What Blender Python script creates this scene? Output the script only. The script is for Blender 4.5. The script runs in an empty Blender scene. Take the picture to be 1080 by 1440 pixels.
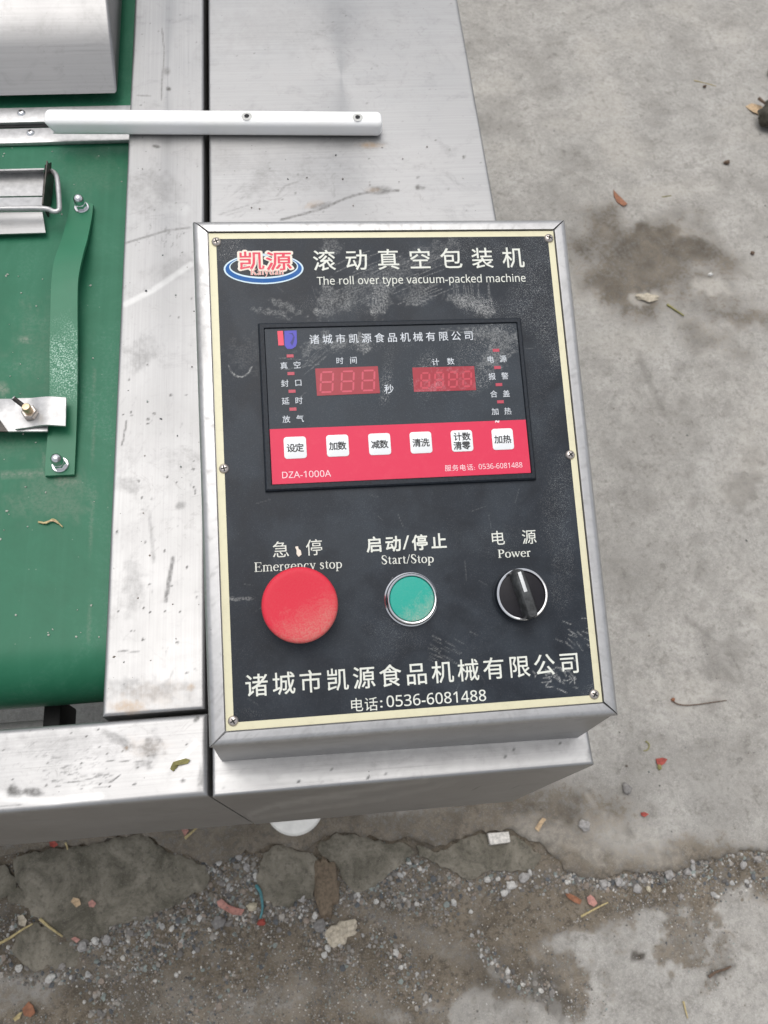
import bpy, bmesh, math, random
import numpy as np
from mathutils import Matrix, Vector, geometry

random.seed(7)
RNG = np.random.default_rng(11)
scene = bpy.context.scene
COL = scene.collection

# ------------------------------------------------------------ camera
TZ = 0.75                                   # height of the machine's table top above the ground
CX = np.array([15300, 935, -1180.]); CY = np.array([-258, 2740, -1180.])
CY /= np.linalg.norm(CY); CX -= CX @ CY * CY; CX /= np.linalg.norm(CX); CZ = np.cross(CX, CY)
MW = np.array([CX, CY, CZ])
CAM = np.array([0, 0, TZ + 0.55]); FPX = 1180.0
cam = bpy.data.cameras.new('camera'); camo = bpy.data.objects.new('camera', cam); COL.objects.link(camo)
camo.matrix_world = Matrix.Translation(CAM.tolist()) @ Matrix(MW.tolist()).to_4x4()
cam.sensor_fit = 'HORIZONTAL'; cam.sensor_width = 36; cam.lens = FPX / 1080 * 36
cam.clip_start = 0.01; cam.clip_end = 500
cam.dof.use_dof = True; cam.dof.focus_distance = 0.53; cam.dof.aperture_fstop = 26
scene.camera = camo

# ------------------------------------------------------------ world, sun, exposure (bright overcast)
w = bpy.data.worlds.new('World'); scene.world = w; w.use_nodes = True
nt = w.node_tree; nt.nodes.clear()
SUN_EL, SUN_ROT = math.radians(77), math.radians(-20)
sky = nt.nodes.new('ShaderNodeTexSky'); sky.sky_type = 'NISHITA'; sky.sun_disc = False
sky.sun_elevation = SUN_EL; sky.sun_rotation = SUN_ROT; sky.air_density = 1.0; sky.dust_density = 4.0
hs = nt.nodes.new('ShaderNodeHueSaturation'); hs.inputs['Saturation'].default_value = 0.26
bg = nt.nodes.new('ShaderNodeBackground'); bg.inputs['Strength'].default_value = 0.148
wo = nt.nodes.new('ShaderNodeOutputWorld')
nt.links.new(sky.outputs[0], hs.inputs['Color']); nt.links.new(hs.outputs[0], bg.inputs[0]); nt.links.new(bg.outputs[0], wo.inputs[0])
sun = bpy.data.lights.new('sun', 'SUN'); sun.energy = 0.7; sun.angle = math.radians(60); sun.color = (1, .98, .95)
so = bpy.data.objects.new('sun', sun); COL.objects.link(so)
so.rotation_euler = (math.pi / 2 - SUN_EL, 0, math.pi - SUN_ROT)
scene.view_settings.view_transform = 'Standard'; scene.view_settings.look = 'None'
scene.view_settings.exposure = 0.34; scene.view_settings.gamma = 1; scene.view_settings.use_curve_mapping = False

# ------------------------------------------------------------ picture <-> place
def ray(px, py): return MW @ np.array([px - 540, -(py - 720), -FPX])
def at(px, py, z):
    """the point of the place at height z that the photograph shows at px,py"""
    d = ray(px, py); t = (z - CAM[2]) / d[2]; return CAM + t * d
def proj(P):
    c = (np.asarray(P, float) - CAM) @ MW
    return 540 + FPX * c[..., 0] / -c[..., 2], 720 - FPX * c[..., 1] / -c[..., 2]

# panel pose (plate 0.211 x 0.288 m lying tilted on the cabinet)
def rotm(ax, ay, az):
    return (Matrix.Rotation(az, 3, 'Z') @ Matrix.Rotation(ay, 3, 'Y') @ Matrix.Rotation(ax, 3, 'X'))
PR = rotm(*[math.radians(a) for a in (14.19, 2.56, 0.27)])
PO = Vector((-0.0572, 0.0774, TZ + 0.085))
PM = Matrix.Translation(PO) @ PR.to_4x4()
PW, PH = 0.2112, 0.2876
_R = np.array(PR); _O = np.array(PO)
def pan(px, py, h=0.0):
    """panel coordinates (u, v) of the pixel at height h above the plate"""
    d = ray(px, py); n = _R[:, 2]; t = ((_O + n * h - CAM) @ n) / (d @ n); q = CAM + t * d - _O
    return float(q @ _R[:, 0]), float(q @ _R[:, 1])

# ------------------------------------------------------------ numpy noise
def _hash(ix, iy, seed):
    h = (ix * 374761393 + iy * 668265263 + seed * 1442695041) & 0xffffffff
    h = ((h ^ (h >> 13)) * 1274126177) & 0xffffffff
    return ((h ^ (h >> 16)) & 0xffff) / 65535.0
def vn(x, y, seed=0):
    ix = np.floor(x).astype(np.int64); iy = np.floor(y).astype(np.int64); fx = x - ix; fy = y - iy
    fx = fx * fx * (3 - 2 * fx); fy = fy * fy * (3 - 2 * fy)
    a, b, c, d = _hash(ix, iy, seed), _hash(ix + 1, iy, seed), _hash(ix, iy + 1, seed), _hash(ix + 1, iy + 1, seed)
    return (a * (1 - fx) + b * fx) * (1 - fy) + (c * (1 - fx) + d * fx) * fy
def fbm(x, y, scale, seed=0, octv=4, gain=.5):
    s = 0; a = 1; t = 0
    for i in range(octv):
        s = s + a * vn(x * scale, y * scale, seed + i * 17); t += a; a *= gain; scale *= 2.03
    return s / t
def sstep(a, b, x):
    t = np.clip((x - a) / (b - a), 0, 1); return t * t * (3 - 2 * t)
def blob(X, Y, cx, cy, rx, ry, ang=0, rough=.5, scale=.05, seed=1, soft=.45):
    ca, sa = math.cos(math.radians(ang)), math.sin(math.radians(ang))
    dx, dy = X - cx, Y - cy
    d = np.sqrt(((dx * ca + dy * sa) / rx) ** 2 + ((-dx * sa + dy * ca) / ry) ** 2)
    d = d + (fbm(X, Y, scale, seed) - .5) * 2 * rough
    return 1 - sstep(1 - soft, 1 + soft, d)
def stroke(X, Y, pts, width, seed=0, breakup=.5, bscale=.3):
    """soft line through pts; width = half width"""
    out = np.zeros_like(X)
    for (x0, y0), (x1, y1) in zip(pts[:-1], pts[1:]):
        L2 = (x1 - x0) ** 2 + (y1 - y0) ** 2 + 1e-9
        sel = (X > min(x0, x1) - 3 * width) & (X < max(x0, x1) + 3 * width) & (Y > min(y0, y1) - 3 * width) & (Y < max(y0, y1) + 3 * width)
        if not sel.any(): continue
        xs, ys = X[sel], Y[sel]
        t = np.clip(((xs - x0) * (x1 - x0) + (ys - y0) * (y1 - y0)) / L2, 0, 1)
        d = np.hypot(xs - x0 - t * (x1 - x0), ys - y0 - t * (y1 - y0))
        m = 1 - sstep(width * .4, width * 1.5, d)
        m = m * (1 - breakup + breakup * 2 * np.clip(fbm(xs, ys, bscale, seed) - .15, 0, .5) * 1.3)
        out[sel] = np.maximum(out[sel], np.clip(m, 0, 1))
    return out

# ------------------------------------------------------------ materials
def mat(name):
    m = bpy.data.materials.new(name); m.use_nodes = True
    t = m.node_tree; b = t.nodes['Principled BSDF']; return m, t, b
def nd(t, typ, **kw):
    n = t.nodes.new(typ)
    for k, v in kw.items():
        if k.startswith('in_'): n.inputs[k[3:].replace('_', ' ')].default_value = v
        elif k.startswith('i') and k[1:].isdigit(): n.inputs[int(k[1:])].default_value = v
        else: setattr(n, k, v)
    return n
def coords(t, scale=(1, 1, 1), rot=(0, 0, 0)):
    g = nd(t, 'ShaderNodeTexCoord'); m = nd(t, 'ShaderNodeMapping'); m.inputs['Scale'].default_value = scale; m.inputs['Rotation'].default_value = rot
    t.links.new(g.outputs['Object'], m.inputs[0]); return m.outputs[0]
def noise(t, vec, scale, detail=4, rough=.55, dist=0):
    n = nd(t, 'ShaderNodeTexNoise'); n.inputs['Scale'].default_value = scale; n.inputs['Detail'].default_value = detail
    n.inputs['Roughness'].default_value = rough; n.inputs['Distortion'].default_value = dist
    t.links.new(vec, n.inputs['Vector']); return n.outputs['Fac']
def ramp(t, fac, stops):
    r = nd(t, 'ShaderNodeValToRGB'); e = r.color_ramp.elements
    while len(e) < len(stops): e.new(.5)
    for el, (p, c) in zip(e, stops): el.position = p; el.color = (c, c, c, 1) if isinstance(c, (int, float)) else (*c, 1)
    t.links.new(fac, r.inputs[0]); return r.outputs[0]
def mixc(t, fac, a, b, mode='MIX'):
    m = nd(t, 'ShaderNodeMix', data_type='RGBA', blend_type=mode, clamp_factor=True)
    for sock, v in ((m.inputs[0], fac), (m.inputs[6], a), (m.inputs[7], b)):
        if hasattr(v, 'is_linked') or hasattr(v, 'links'): t.links.new(v, sock)
        elif isinstance(v, (int, float)): sock.default_value = v
        else: sock.default_value = (*v, 1)
    return m.outputs[2]
def mth(t, op, a, b=None, clamp=False):
    m = nd(t, 'ShaderNodeMath', operation=op, use_clamp=clamp)
    for i, v in enumerate((a, b)):
        if v is None: continue
        if hasattr(v, 'links'): t.links.new(v, m.inputs[i])
        else: m.inputs[i].default_value = v
    return m.outputs[0]
def bump(t, b, h, strength=.2, dist=.001):
    n = nd(t, 'ShaderNodeBump'); n.inputs['Strength'].default_value = strength; n.inputs['Distance'].default_value = dist
    t.links.new(h, n.inputs['Height']); t.links.new(n.outputs[0], b.inputs['Normal'])
def attr(t):
    a = nd(t, 'ShaderNodeAttribute', attribute_name='paint'); s = nd(t, 'ShaderNodeSeparateColor')
    t.links.new(a.outputs['Color'], s.inputs[0]); return s.outputs
def vorspeck(t, vec, scale, lo, hi, rnd=1.0):
    """small round specks, only in some cells"""
    v = nd(t, 'ShaderNodeTexVoronoi'); v.inputs['Scale'].default_value = scale; t.links.new(vec, v.inputs['Vector'])
    a = ramp(t, v.outputs['Distance'], [(lo, 1.), (hi, 0.)])
    s = nd(t, 'ShaderNodeSeparateColor'); t.links.new(v.outputs['Color'], s.inputs[0])
    c = ramp(t, s.outputs[0], [(rnd, 0.), (min(1, rnd + .02), 1.)]) if rnd < 1 else None
    return mth(t, 'MULTIPLY', a, c) if c is not None else a

def steel(name, base=.62, rough=.36, metal=.85, brush=(4, 260, 4), film=.35, speck=.8):
    m, t, b = mat(name)
    v = coords(t); vb = coords(t, brush)
    br = noise(t, vb, 3, 3, .6); cloud = noise(t, v, 14, 5, .62, .6); fine = noise(t, v, 260, 3, .7)
    P = attr(t)
    c0 = mixc(t, ramp(t, br, [(.3, 0.), (.7, 1.)]), (base * .92, base * .915, base * .91), (base * 1.05, base * 1.045, base * 1.04))
    c1 = mixc(t, ramp(t, cloud, [(.35, 0.), (.75, film)]), c0, (base * 1.1, base * 1.08, base * 1.06))
    # darker handling grime in clouds broken by fine grain
    g = mth(t, 'MULTIPLY', ramp(t, noise(t, v, 33, 6, .7, 1.2), [(.52, 0.), (.74, .55)]), ramp(t, fine, [(.35, .2), (.65, 1.)]))
    c2 = mixc(t, g, c1, (base * .55, base * .54, base * .53))
    sp = vorspeck(t, v, 330, .07, .17, .955)
    c3 = mixc(t, mth(t, 'MULTIPLY', sp, speck), c2, (.07, .065, .06))
    scr = ramp(t, noise(t, coords(t, (brush[0] * 2.5, brush[1] * 2.5, brush[2] * 2.5), (0, 0, .12)), 1.6, 2, .5), [(.66, 0.), (.70, .2)])
    c3 = mixc(t, scr, c3, (base * .55, base * .54, base * .52))
    swirl = mth(t, 'MULTIPLY', ramp(t, noise(t, v, 55, 5, .72, 3.5), [(.56, 0.), (.66, .30)]), ramp(t, noise(t, v, 9, 3, .6), [(.5, 0.), (.62, 1.)]))
    c3 = mixc(t, swirl, c3, (base * .6, base * .585, base * .56))
    dk = mth(t, 'MULTIPLY', P[0], ramp(t, fine, [(.3, .4), (.6, 1.)]))
    c4 = mixc(t, dk, c3, (.10, .095, .085))
    c5 = mixc(t, mth(t, 'MULTIPLY', P[1], ramp(t, fine, [(.3, .4), (.65, 1.)])), c4, (.36, .24, .13))
    c6 = mixc(t, P[2], c5, (.56, .56, .55))
    t.links.new(c6, b.inputs['Base Color'])
    mt = mth(t, 'SUBTRACT', metal, mth(t, 'ADD', mth(t, 'MULTIPLY', dk, .6), mth(t, 'MULTIPLY', P[1], .8)), True)
    t.links.new(mt, b.inputs['Metallic'])
    r = mth(t, 'ADD', mth(t, 'MULTIPLY', cloud, .25), rough - .12); r = mth(t, 'ADD', r, mth(t, 'MULTIPLY', dk, .3), True)
    t.links.new(r, b.inputs['Roughness'])
    b.inputs['Anisotropic'].default_value = .35
    bh = mth(t, 'ADD', mth(t, 'MULTIPLY', br, .5), mth(t, 'MULTIPLY', fine, .5))
    bump(t, b, bh, .12, .0005)
    return m
def plain(name, col, rough=.5, metal=0., nscale=60, var=.12, bumps=.1, coat=0.):
    m, t, b = mat(name); v = coords(t); n = noise(t, v, nscale, 5, .6)
    c = mixc(t, ramp(t, n, [(.3, 0.), (.7, 1.)]), tuple(x * (1 - var) for x in col), tuple(min(1, x * (1 + var)) for x in col))
    t.links.new(c, b.inputs['Base Color']); b.inputs['Roughness'].default_value = rough; b.inputs['Metallic'].default_value = metal
    b.inputs['Coat Weight'].default_value = coat
    if sum(col) < .2: b.inputs['Specular IOR Level'].default_value = .25
    if bumps: bump(t, b, n, bumps, .0006)
    return m

M = {}
M['steel_top'] = steel('worn_steel', .36, .44, .86, (3, 240, 3), .5, .8)
M['steel_long'] = steel('brushed_steel_lengthwise', .35, .44, .86, (240, 3, 3), .5, .9)
M['steel_cabinet'] = steel('cabinet_steel', .36, .44, .88, (3, 240, 3), .5, .8)
M['steel_frame'] = steel('frame_steel', .42, .38, .7, (60, 60, 60), .15, .5)
M['steel_lid'] = steel('lid_steel', .27, .38, .85, (3, 200, 3), .4, .5)
M['steel_small'] = plain('small_steel_parts', (.46, .455, .45), .42, .7, 200, .15, .1)
M['bright'] = plain('bright_chrome', (.72, .72, .73), .14, 1., 200, .05, .02)
M['dark_steel'] = plain('dark_oily_steel', (.06, .055, .05), .45, .6, 150, .4, .3)
M['screw'] = plain('nickel_screw', (.52, .47, .43), .3, .9, 600, .25, .2)
M['brass'] = plain('brassy_bolt', (.62, .47, .30), .32, .8, 300, .2, .1)
M['rubber'] = plain('black_rubber', (.02, .02, .02), .6, 0, 100, .2, .1)
M['white_foot'] = plain('white_nylon_foot', (.88, .86, .80), .5, 0, 60, .1, .1)

def panel_black():
    m, t, b = mat('black_printed_plate'); v = coords(t); P = attr(t)
    fine = noise(t, v, 900, 3, .7); mid = noise(t, v, 40, 5, .65, .5); grain = noise(t, v, 2500, 2, .6)
    base = mixc(t, ramp(t, mid, [(.3, 0.), (.75, 1.)]), (.007, .010, .015), (.018, .024, .033))
    ds = vorspeck(t, v, 1300, .12, .26, .80)
    dust = mth(t, 'MULTIPLY', P[0], ramp(t, fine, [(.42, .1), (.62, 1.)]))
    c = mixc(t, mth(t, 'MULTIPLY', ds, .13), base, (.33, .34, .34))
    c = mixc(t, dust, c, (.52, .52, .50))
    gran = mth(t, 'MULTIPLY', mth(t, 'MULTIPLY', P[1], ramp(t, grain, [(.56, 0.), (.66, .8)])), ramp(t, mid, [(.35, .25), (.65, 1.)]))
    c = mixc(t, gran, c, (.62, .62, .60))
    c = mixc(t, mth(t, 'MULTIPLY', P[2], .22), c, (.08, .10, .12))
    t.links.new(c, b.inputs['Base Color'])
    r = mth(t, 'ADD', mth(t, 'MULTIPLY', mid, .25), .30); r = mth(t, 'ADD', r, mth(t, 'MULTIPLY', dust, .4), True)
    t.links.new(r, b.inputs['Roughness']); b.inputs['Specular IOR Level'].default_value = .24
    bump(t, b, fine, .05, .0003)
    return m
M['plate_black'] = panel_black()

def printed(name, col, rough=.42, wear=.35, dustcol=(.5, .5, .48), spec=.4):
    m, t, b = mat(name); v = coords(t)
    n = noise(t, v, 120, 5, .7, .4); f = noise(t, v, 1400, 2, .7)
    wr = mth(t, 'MULTIPLY', ramp(t, n, [(.5, 0.), (.8, wear)]), ramp(t, f, [(.4, .2), (.6, 1.)]))
    c = mixc(t, wr, col, dustcol); t.links.new(c, b.inputs['Base Color']); b.inputs['Roughness'].default_value = rough
    b.inputs['Specular IOR Level'].default_value = spec
    return m
M['cream'] = printed('cream_plate_paint', (.70, .66, .46), .45, .5, (.45, .40, .28))
M['print_cream'] = printed('cream_lettering', (.66, .67, .60), .5, .4, (.2, .2, .2))
M['print_white'] = printed('white_lettering', (.60, .63, .66), .5, .3, (.2, .2, .2))
M['print_pink'] = printed('pale_pink_lettering', (.80, .60, .62), .5, .1, (.5, .1, .12))
M['print_black'] = printed('black_lettering', (.02, .02, .02), .5, .1)
M['logo_blue'] = printed('logo_blue', (.008, .095, .31), .5, .15, spec=.25)
M['logo_rim'] = printed('logo_pale_rim', (.55, .68, .74), .45, .3)
M['logo_red'] = printed('logo_red', (.62, .03, .07), .45, .35, (.8, .5, .45))
M['logo_cream'] = printed('logo_cream', (.74, .66, .56), .45, .3)
M['badge_red'] = printed('badge_red', (.75, .06, .10), .45, .1)
M['badge_blue'] = printed('badge_blue', (.07, .06, .40), .45, .1)
M['badge_dark'] = printed('badge_dark_blue', (.03, .03, .16), .45, .1)
M['red_band'] = printed('crimson_keypad_film', (.62, .016, .065), .48, .12, (.8, .2, .22))
M['key_white'] = printed('white_key_film', (.74, .76, .76), .42, .15, (.6, .6, .6))
M['window_red'] = printed('red_display_window', (.29, .008, .022), .35, .2, (.5, .14, .18))
M['segment'] = printed('unlit_segments', (.50, .05, .085), .35, .2)
M['lamp_red'] = printed('unlit_indicator', (.42, .04, .07), .35, .35, (.3, .2, .2))
M['bezel_black'] = plain('black_plastic_bezel', (.012, .016, .022), .5, 0, 700, .5, .2)
M['black_plastic'] = plain('black_knob_plastic', (.018, .018, .02), .38, 0, 300, .4, .2)
M['pointer_white'] = plain('pointer_white', (.62, .63, .62), .45, 0, 500, .15, 0)

def button(name, col, dustcol, amount, org=(0, -.6)):
    m, t, b = mat(name); v = coords(t)
    n = noise(t, v, 95, 7, .8, 1.6); f = noise(t, v, 1100, 3, .7)
    g = nd(t, 'ShaderNodeSeparateXYZ'); t.links.new(v, g.inputs[0])
    low = mth(t, 'MULTIPLY', mth(t, 'ADD', mth(t, 'MULTIPLY', g.outputs[1], -22.), mth(t, 'MULTIPLY', g.outputs[0], 12.)), 1.)
    k = mth(t, 'ADD', low, n)
    wr = mth(t, 'MULTIPLY', ramp(t, k, [(.48, .08), (.92, amount * 1.25)]), ramp(t, f, [(.35, .3), (.62, 1.)]))
    c = mixc(t, wr, col, dustcol); t.links.new(c, b.inputs['Base Color'])
    b.inputs['Roughness'].default_value = .5; b.inputs['Specular IOR Level'].default_value = .22; bump(t, b, n, .1, .0004); return m
M['stop_red'] = button('red_mushroom_plastic', (.60, .018, .045), (.48, .24, .19), .55)
M['start_green'] = button('green_button_plastic', (.012, .33, .26), (.32, .42, .33), .8)

def belt():
    m, t, b = mat('green_belt_pvc'); v = coords(t); lines = coords(t, (150, 1.2, 1)); P = attr(t)
    n = noise(t, v, 11, 6, .68, .6); f = noise(t, v, 380, 3, .65); l = noise(t, lines, 1.3, 2, .5)
    c = mixc(t, ramp(t, n, [(.3, 0.), (.72, 1.)]), (.012, .110, .055), (.027, .155, .085))
    c = mixc(t, ramp(t, l, [(.45, 0.), (.7, .14)]), c, (.045, .185, .11))
    c = mixc(t, mth(t, 'MULTIPLY', ramp(t, n, [(.5, 0.), (.7, .5)]), ramp(t, f, [(.45, 0.), (.62, 1.)])), c, (.10, .20, .15))
    c = mixc(t, mth(t, 'MULTIPLY', P[0], ramp(t, f, [(.35, .3), (.6, 1.)])), c, (.20, .23, .18))
    sp = vorspeck(t, v, 210, .06, .14, .90)
    c = mixc(t, mth(t, 'MULTIPLY', sp, .4), c, (.25, .31, .25))
    t.links.new(c, b.inputs['Base Color'])
    t.links.new(mth(t, 'ADD', mth(t, 'MULTIPLY', n, .2), .36), b.inputs['Roughness']); b.inputs['Specular IOR Level'].default_value = .3
    bump(t, b, f, .08, .0006); return m
M['belt'] = belt()
def strapm():
    m, t, b = mat('green_strap_pvc'); v = coords(t); P = attr(t); f = noise(t, v, 900, 2, .7); n = noise(t, v, 30, 4, .6)
    c = mixc(t, n, (.010, .12, .055), (.022, .17, .085))
    c = mixc(t, mth(t, 'MULTIPLY', P[0], ramp(t, f, [(.52, 0.), (.6, 1.)])), c, (.38, .55, .45))
    t.links.new(c, b.inputs['Base Color']); b.inputs['Roughness'].default_value = .45; bump(t, b, f, .1, .0004); return m
M['strap'] = strapm()
def nylon():
    m, t, b = mat('white_nylon'); v = coords(t); n = noise(t, v, 18, 5, .65, .5); f = noise(t, v, 300, 3, .7)
    c = mixc(t, ramp(t, n, [(.4, 0.), (.75, .5)]), (.95, .945, .92), (.86, .84, .79))
    c = mixc(t, mth(t, 'MULTIPLY', vorspeck(t, v, 160, .07, .15, .93), .7), c, (.2, .18, .15))
    t.links.new(c, b.inputs['Base Color']); b.inputs['Roughness'].default_value = .42
    b.inputs['Subsurface Weight'].default_value = .8; b.inputs['Subsurface Radius'].default_value = (.008, .008, .008)
    bump(t, b, f, .08, .0005); return m
M['nylon'] = nylon()

def groundm(name, default_soil=0.):
    """paint: R soil, G dark stain, B pale wear"""
    m, t, b = mat(name); v = coords(t); P = attr(t)
    big = noise(t, v, 3.2, 6, .62, .4); mid = noise(t, v, 17, 7, .68, .5); fine = noise(t, v, 130, 5, .72); gr = noise(t, v, 520, 3, .7)
    con = mixc(t, ramp(t, mid, [(.3, 0.), (.7, 1.)]), (.245, .232, .208), (.44, .42, .385))
    con = mixc(t, ramp(t, big, [(.35, 0.), (.65, .45)]), con, (.37, .36, .335))
    con = mixc(t, ramp(t, fine, [(.33, .65), (.56, 0.)]), con, (.22, .21, .195))
    con = mixc(t, mth(t, 'MULTIPLY', vorspeck(t, v, 90, .05, .13, .93), .8), con, (.08, .075, .07))
    con = mixc(t, mth(t, 'MULTIPLY', vorspeck(t, v, 240, .10, .22, .90), .5), con, (.12, .11, .10))
    con = mixc(t, ramp(t, gr, [(.52, 0.), (.70, .5)]), con, (.54, .515, .475))
    con = mixc(t, ramp(t, noise(t, v, 60, 6, .78, .3), [(.34, .6), (.46, 0.)]), con, (.17, .16, .14))
    soil = mixc(t, ramp(t, mid, [(.3, 0.), (.7, 1.)]), (.090, .072, .050), (.225, .188, .142))
    soil = mixc(t, ramp(t, gr, [(.5, 0.), (.68, .7)]), soil, (.24, .22, .19))
    soil = mixc(t, ramp(t, fine, [(.34, .75), (.52, 0.)]), soil, (.040, .033, .026))
    sm = mth(t, 'ADD', P[0], mth(t, 'MULTIPLY', mth(t, 'SUBTRACT', fine, .5), mth(t, 'MULTIPLY', mth(t, 'MULTIPLY', P[0], mth(t, 'SUBTRACT', 1., P[0])), 4.)), True)
    edge_ = mth(t, 'ADD', P[0], mth(t, 'ADD', mth(t, 'ADD', mth(t, 'MULTIPLY', mth(t, 'SUBTRACT', fine, .5), 1.9), mth(t, 'MULTIPLY', mth(t, 'SUBTRACT', gr, .5), .9)), mth(t, 'MULTIPLY', mth(t, 'SUBTRACT', mid, .5), 1.1)))
    sharp = ramp(t, edge_, [(.40, 0.), (.62, 1.)])
    sm = mth(t, 'ADD', mth(t, 'MULTIPLY', sm, .5), mth(t, 'MULTIPLY', mth(t, 'MULTIPLY', sharp, ramp(t, P[0], [(.08, 0.), (.3, 1.)])), .5), True)
    c = mixc(t, sm, con, soil)
    st = mth(t, 'MULTIPLY', P[1], ramp(t, fine, [(.25, .55), (.6, 1.)]))
    c = mixc(t, st, c, (.055, .047, .038))
    c = mixc(t, mth(t, 'MULTIPLY', P[2], ramp(t, fine, [(.3, .4), (.6, 1.)])), c, (.46, .43, .38))
    t.links.new(c, b.inputs['Base Color']); b.inputs['Roughness'].default_value = .88; b.inputs['Specular IOR Level'].default_value = .25
    h = mth(t, 'ADD', mth(t, 'MULTIPLY', fine, .6), mth(t, 'MULTIPLY', gr, .4))
    bump(t, b, h, .45, .0035); return m
M['ground'] = groundm('worn_concrete_and_soil')
def slabm():
    m, t, b = mat('damp_broken_concrete'); v = coords(t); mid = noise(t, v, 22, 7, .7, .5); fine = noise(t, v, 150, 4, .7); gr = noise(t, v, 600, 3, .7)
    c = mixc(t, ramp(t, mid, [(.38, 0.), (.64, 1.)]), (.088, .080, .058), (.235, .212, .168))
    c = mixc(t, ramp(t, gr, [(.56, 0.), (.72, .45)]), c, (.30, .28, .25)); c = mixc(t, ramp(t, fine, [(.32, .5), (.5, 0.)]), c, (.04, .034, .027))
    t.links.new(c, b.inputs['Base Color']); b.inputs['Roughness'].default_value = .85; bump(t, b, fine, .4, .002); return m
M['slab'] = slabm()
def stonem():
    m, t, b = mat('pebbles'); g = nd(t, 'ShaderNodeAttribute', attribute_name='tint'); v = coords(t); n = noise(t, v, 220, 4, .7)
    c = mixc(t, ramp(t, n, [(.3, .55), (.6, 0.)]), g.outputs['Color'], (.09, .08, .07)); t.links.new(c, b.inputs['Base Color'])
    b.inputs['Roughness'].default_value = .75; return m
M['pebbles'] = stonem()

# ------------------------------------------------------------ object helpers
WM = {}
def link(name, me, material=None, parent=None, mw=None):
    o = bpy.data.objects.new(name, me); COL.objects.link(o)
    if material is not None and me is not None and not me.materials: me.materials.append(M[material] if isinstance(material, str) else material)
    mw = mw or Matrix.Identity(4); WM[o.name] = mw.copy()
    if parent is not None:
        o.parent = parent; o.matrix_basis = WM[parent.name].inverted() @ mw
    else: o.matrix_basis = mw
    return o
def tag(o, label, cat, group=None, kind=None):
    if label: o['label'] = label
    if cat: o['category'] = cat
    if group: o['group'] = group
    if kind: o['kind'] = kind
    return o
def from_bm(bm, smooth=True, angle=40):
    me = bpy.data.meshes.new('mesh'); bmesh.ops.recalc_face_normals(bm, faces=bm.faces[:]); bm.to_mesh(me); bm.free()
    if smooth:
        me.polygons.foreach_set('use_smooth', [True] * len(me.polygons))
        me.set_sharp_from_angle(angle=math.radians(angle))
    return me
def mesh_np(verts, faces, smooth=True):
    me = bpy.data.meshes.new('mesh'); V = np.asarray(verts, np.float32); F = np.asarray(faces, np.int32)
    me.vertices.add(len(V)); me.vertices.foreach_set('co', V.ravel())
    k = F.shape[1]; me.loops.add(F.size); me.loops.foreach_set('vertex_index', F.ravel())
    me.polygons.add(len(F)); me.polygons.foreach_set('loop_start', np.arange(0, F.size, k, dtype=np.int32))
    me.polygons.foreach_set('use_smooth', np.full(len(F), smooth)); me.update(calc_edges=True); me.validate(); return me
def set_paint(me, rgb, name='paint'):
    a = me.color_attributes.new(name, 'FLOAT_COLOR', 'POINT')
    d = np.ones((len(me.vertices), 4), np.float32); d[:, :3] = np.clip(rgb, 0, 1); a.data.foreach_set('color', d.ravel())
def box_bm(x0, x1, y0, y1, z0, z1, bev=.001, seg=2, bm=None):
    bm = bm or bmesh.new()
    r = bmesh.ops.create_cube(bm, size=1); vs = r['verts']
    for v in vs: v.co = ((x0 + x1) / 2 + v.co.x * (x1 - x0), (y0 + y1) / 2 + v.co.y * (y1 - y0), (z0 + z1) / 2 + v.co.z * (z1 - z0))
    if bev: bmesh.ops.bevel(bm, geom=list({e for v in vs for e in v.link_edges}), offset=bev, segments=seg, profile=.5, affect='EDGES')
    return bm
def prism_bm(pts, z0, z1, bev=0, seg=2, bm=None, top_only=True):
    """polygon pts (x,y) extruded z0..z1"""
    bm = bm or bmesh.new()
    lo = [bm.verts.new((x, y, z0)) for x, y in pts]; hi = [bm.verts.new((x, y, z1)) for x, y in pts]
    n = len(pts); fs = [bm.faces.new(lo[::-1]), bm.faces.new(hi)]
    for i in range(n): bm.faces.new((lo[i], lo[(i + 1) % n], hi[(i + 1) % n], hi[i]))
    if bev:
        es = list(fs[1].edges); bmesh.ops.bevel(bm, geom=es, offset=bev, segments=seg, profile=.5, affect='EDGES')
    return bm
def lathe_bm(prof, n=48, bm=None):
    bm = bm or bmesh.new(); rings = []
    for r, z in prof:
        if r < 1e-6: rings.append([bm.verts.new((0, 0, z))])
        else: rings.append([bm.verts.new((r * math.cos(2 * math.pi * i / n), r * math.sin(2 * math.pi * i / n), z)) for i in range(n)])
    for a, b in zip(rings[:-1], rings[1:]):
        for i in range(n):
            j = (i + 1) % n
            if len(a) == 1 and len(b) == 1: continue
            if len(a) == 1: bm.faces.new((a[0], b[i], b[j]))
            elif len(b) == 1: bm.faces.new((a[i], a[j], b[0]))
            else: bm.faces.new((a[i], a[j], b[j], b[i]))
    return bm
def tube_bm(pts, rad, n=8, bm=None, caps=True):
    bm = bm or bmesh.new(); P = [Vector(p) for p in pts]; rings = []
    rad = rad if isinstance(rad, (list, tuple)) else [rad] * len(P)
    up = Vector((0, 0, 1))
    for i, p in enumerate(P):
        d = (P[min(i + 1, len(P) - 1)] - P[max(i - 1, 0)]).normalized()
        u = up if abs(d.z) < .95 else Vector((1, 0, 0)); a = d.cross(u).normalized(); b = a.cross(d).normalized()
        rings.append([bm.verts.new(p + (a * math.cos(2 * math.pi * k / n) + b * math.sin(2 * math.pi * k / n)) * rad[i]) for k in range(n)])
    for A, B in zip(rings[:-1], rings[1:]):
        for k in range(n): bm.faces.new((A[k], A[(k + 1) % n], B[(k + 1) % n], B[k]))
    if caps: bm.faces.new(rings[0][::-1]); bm.faces.new(rings[-1])
    return bm
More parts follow.
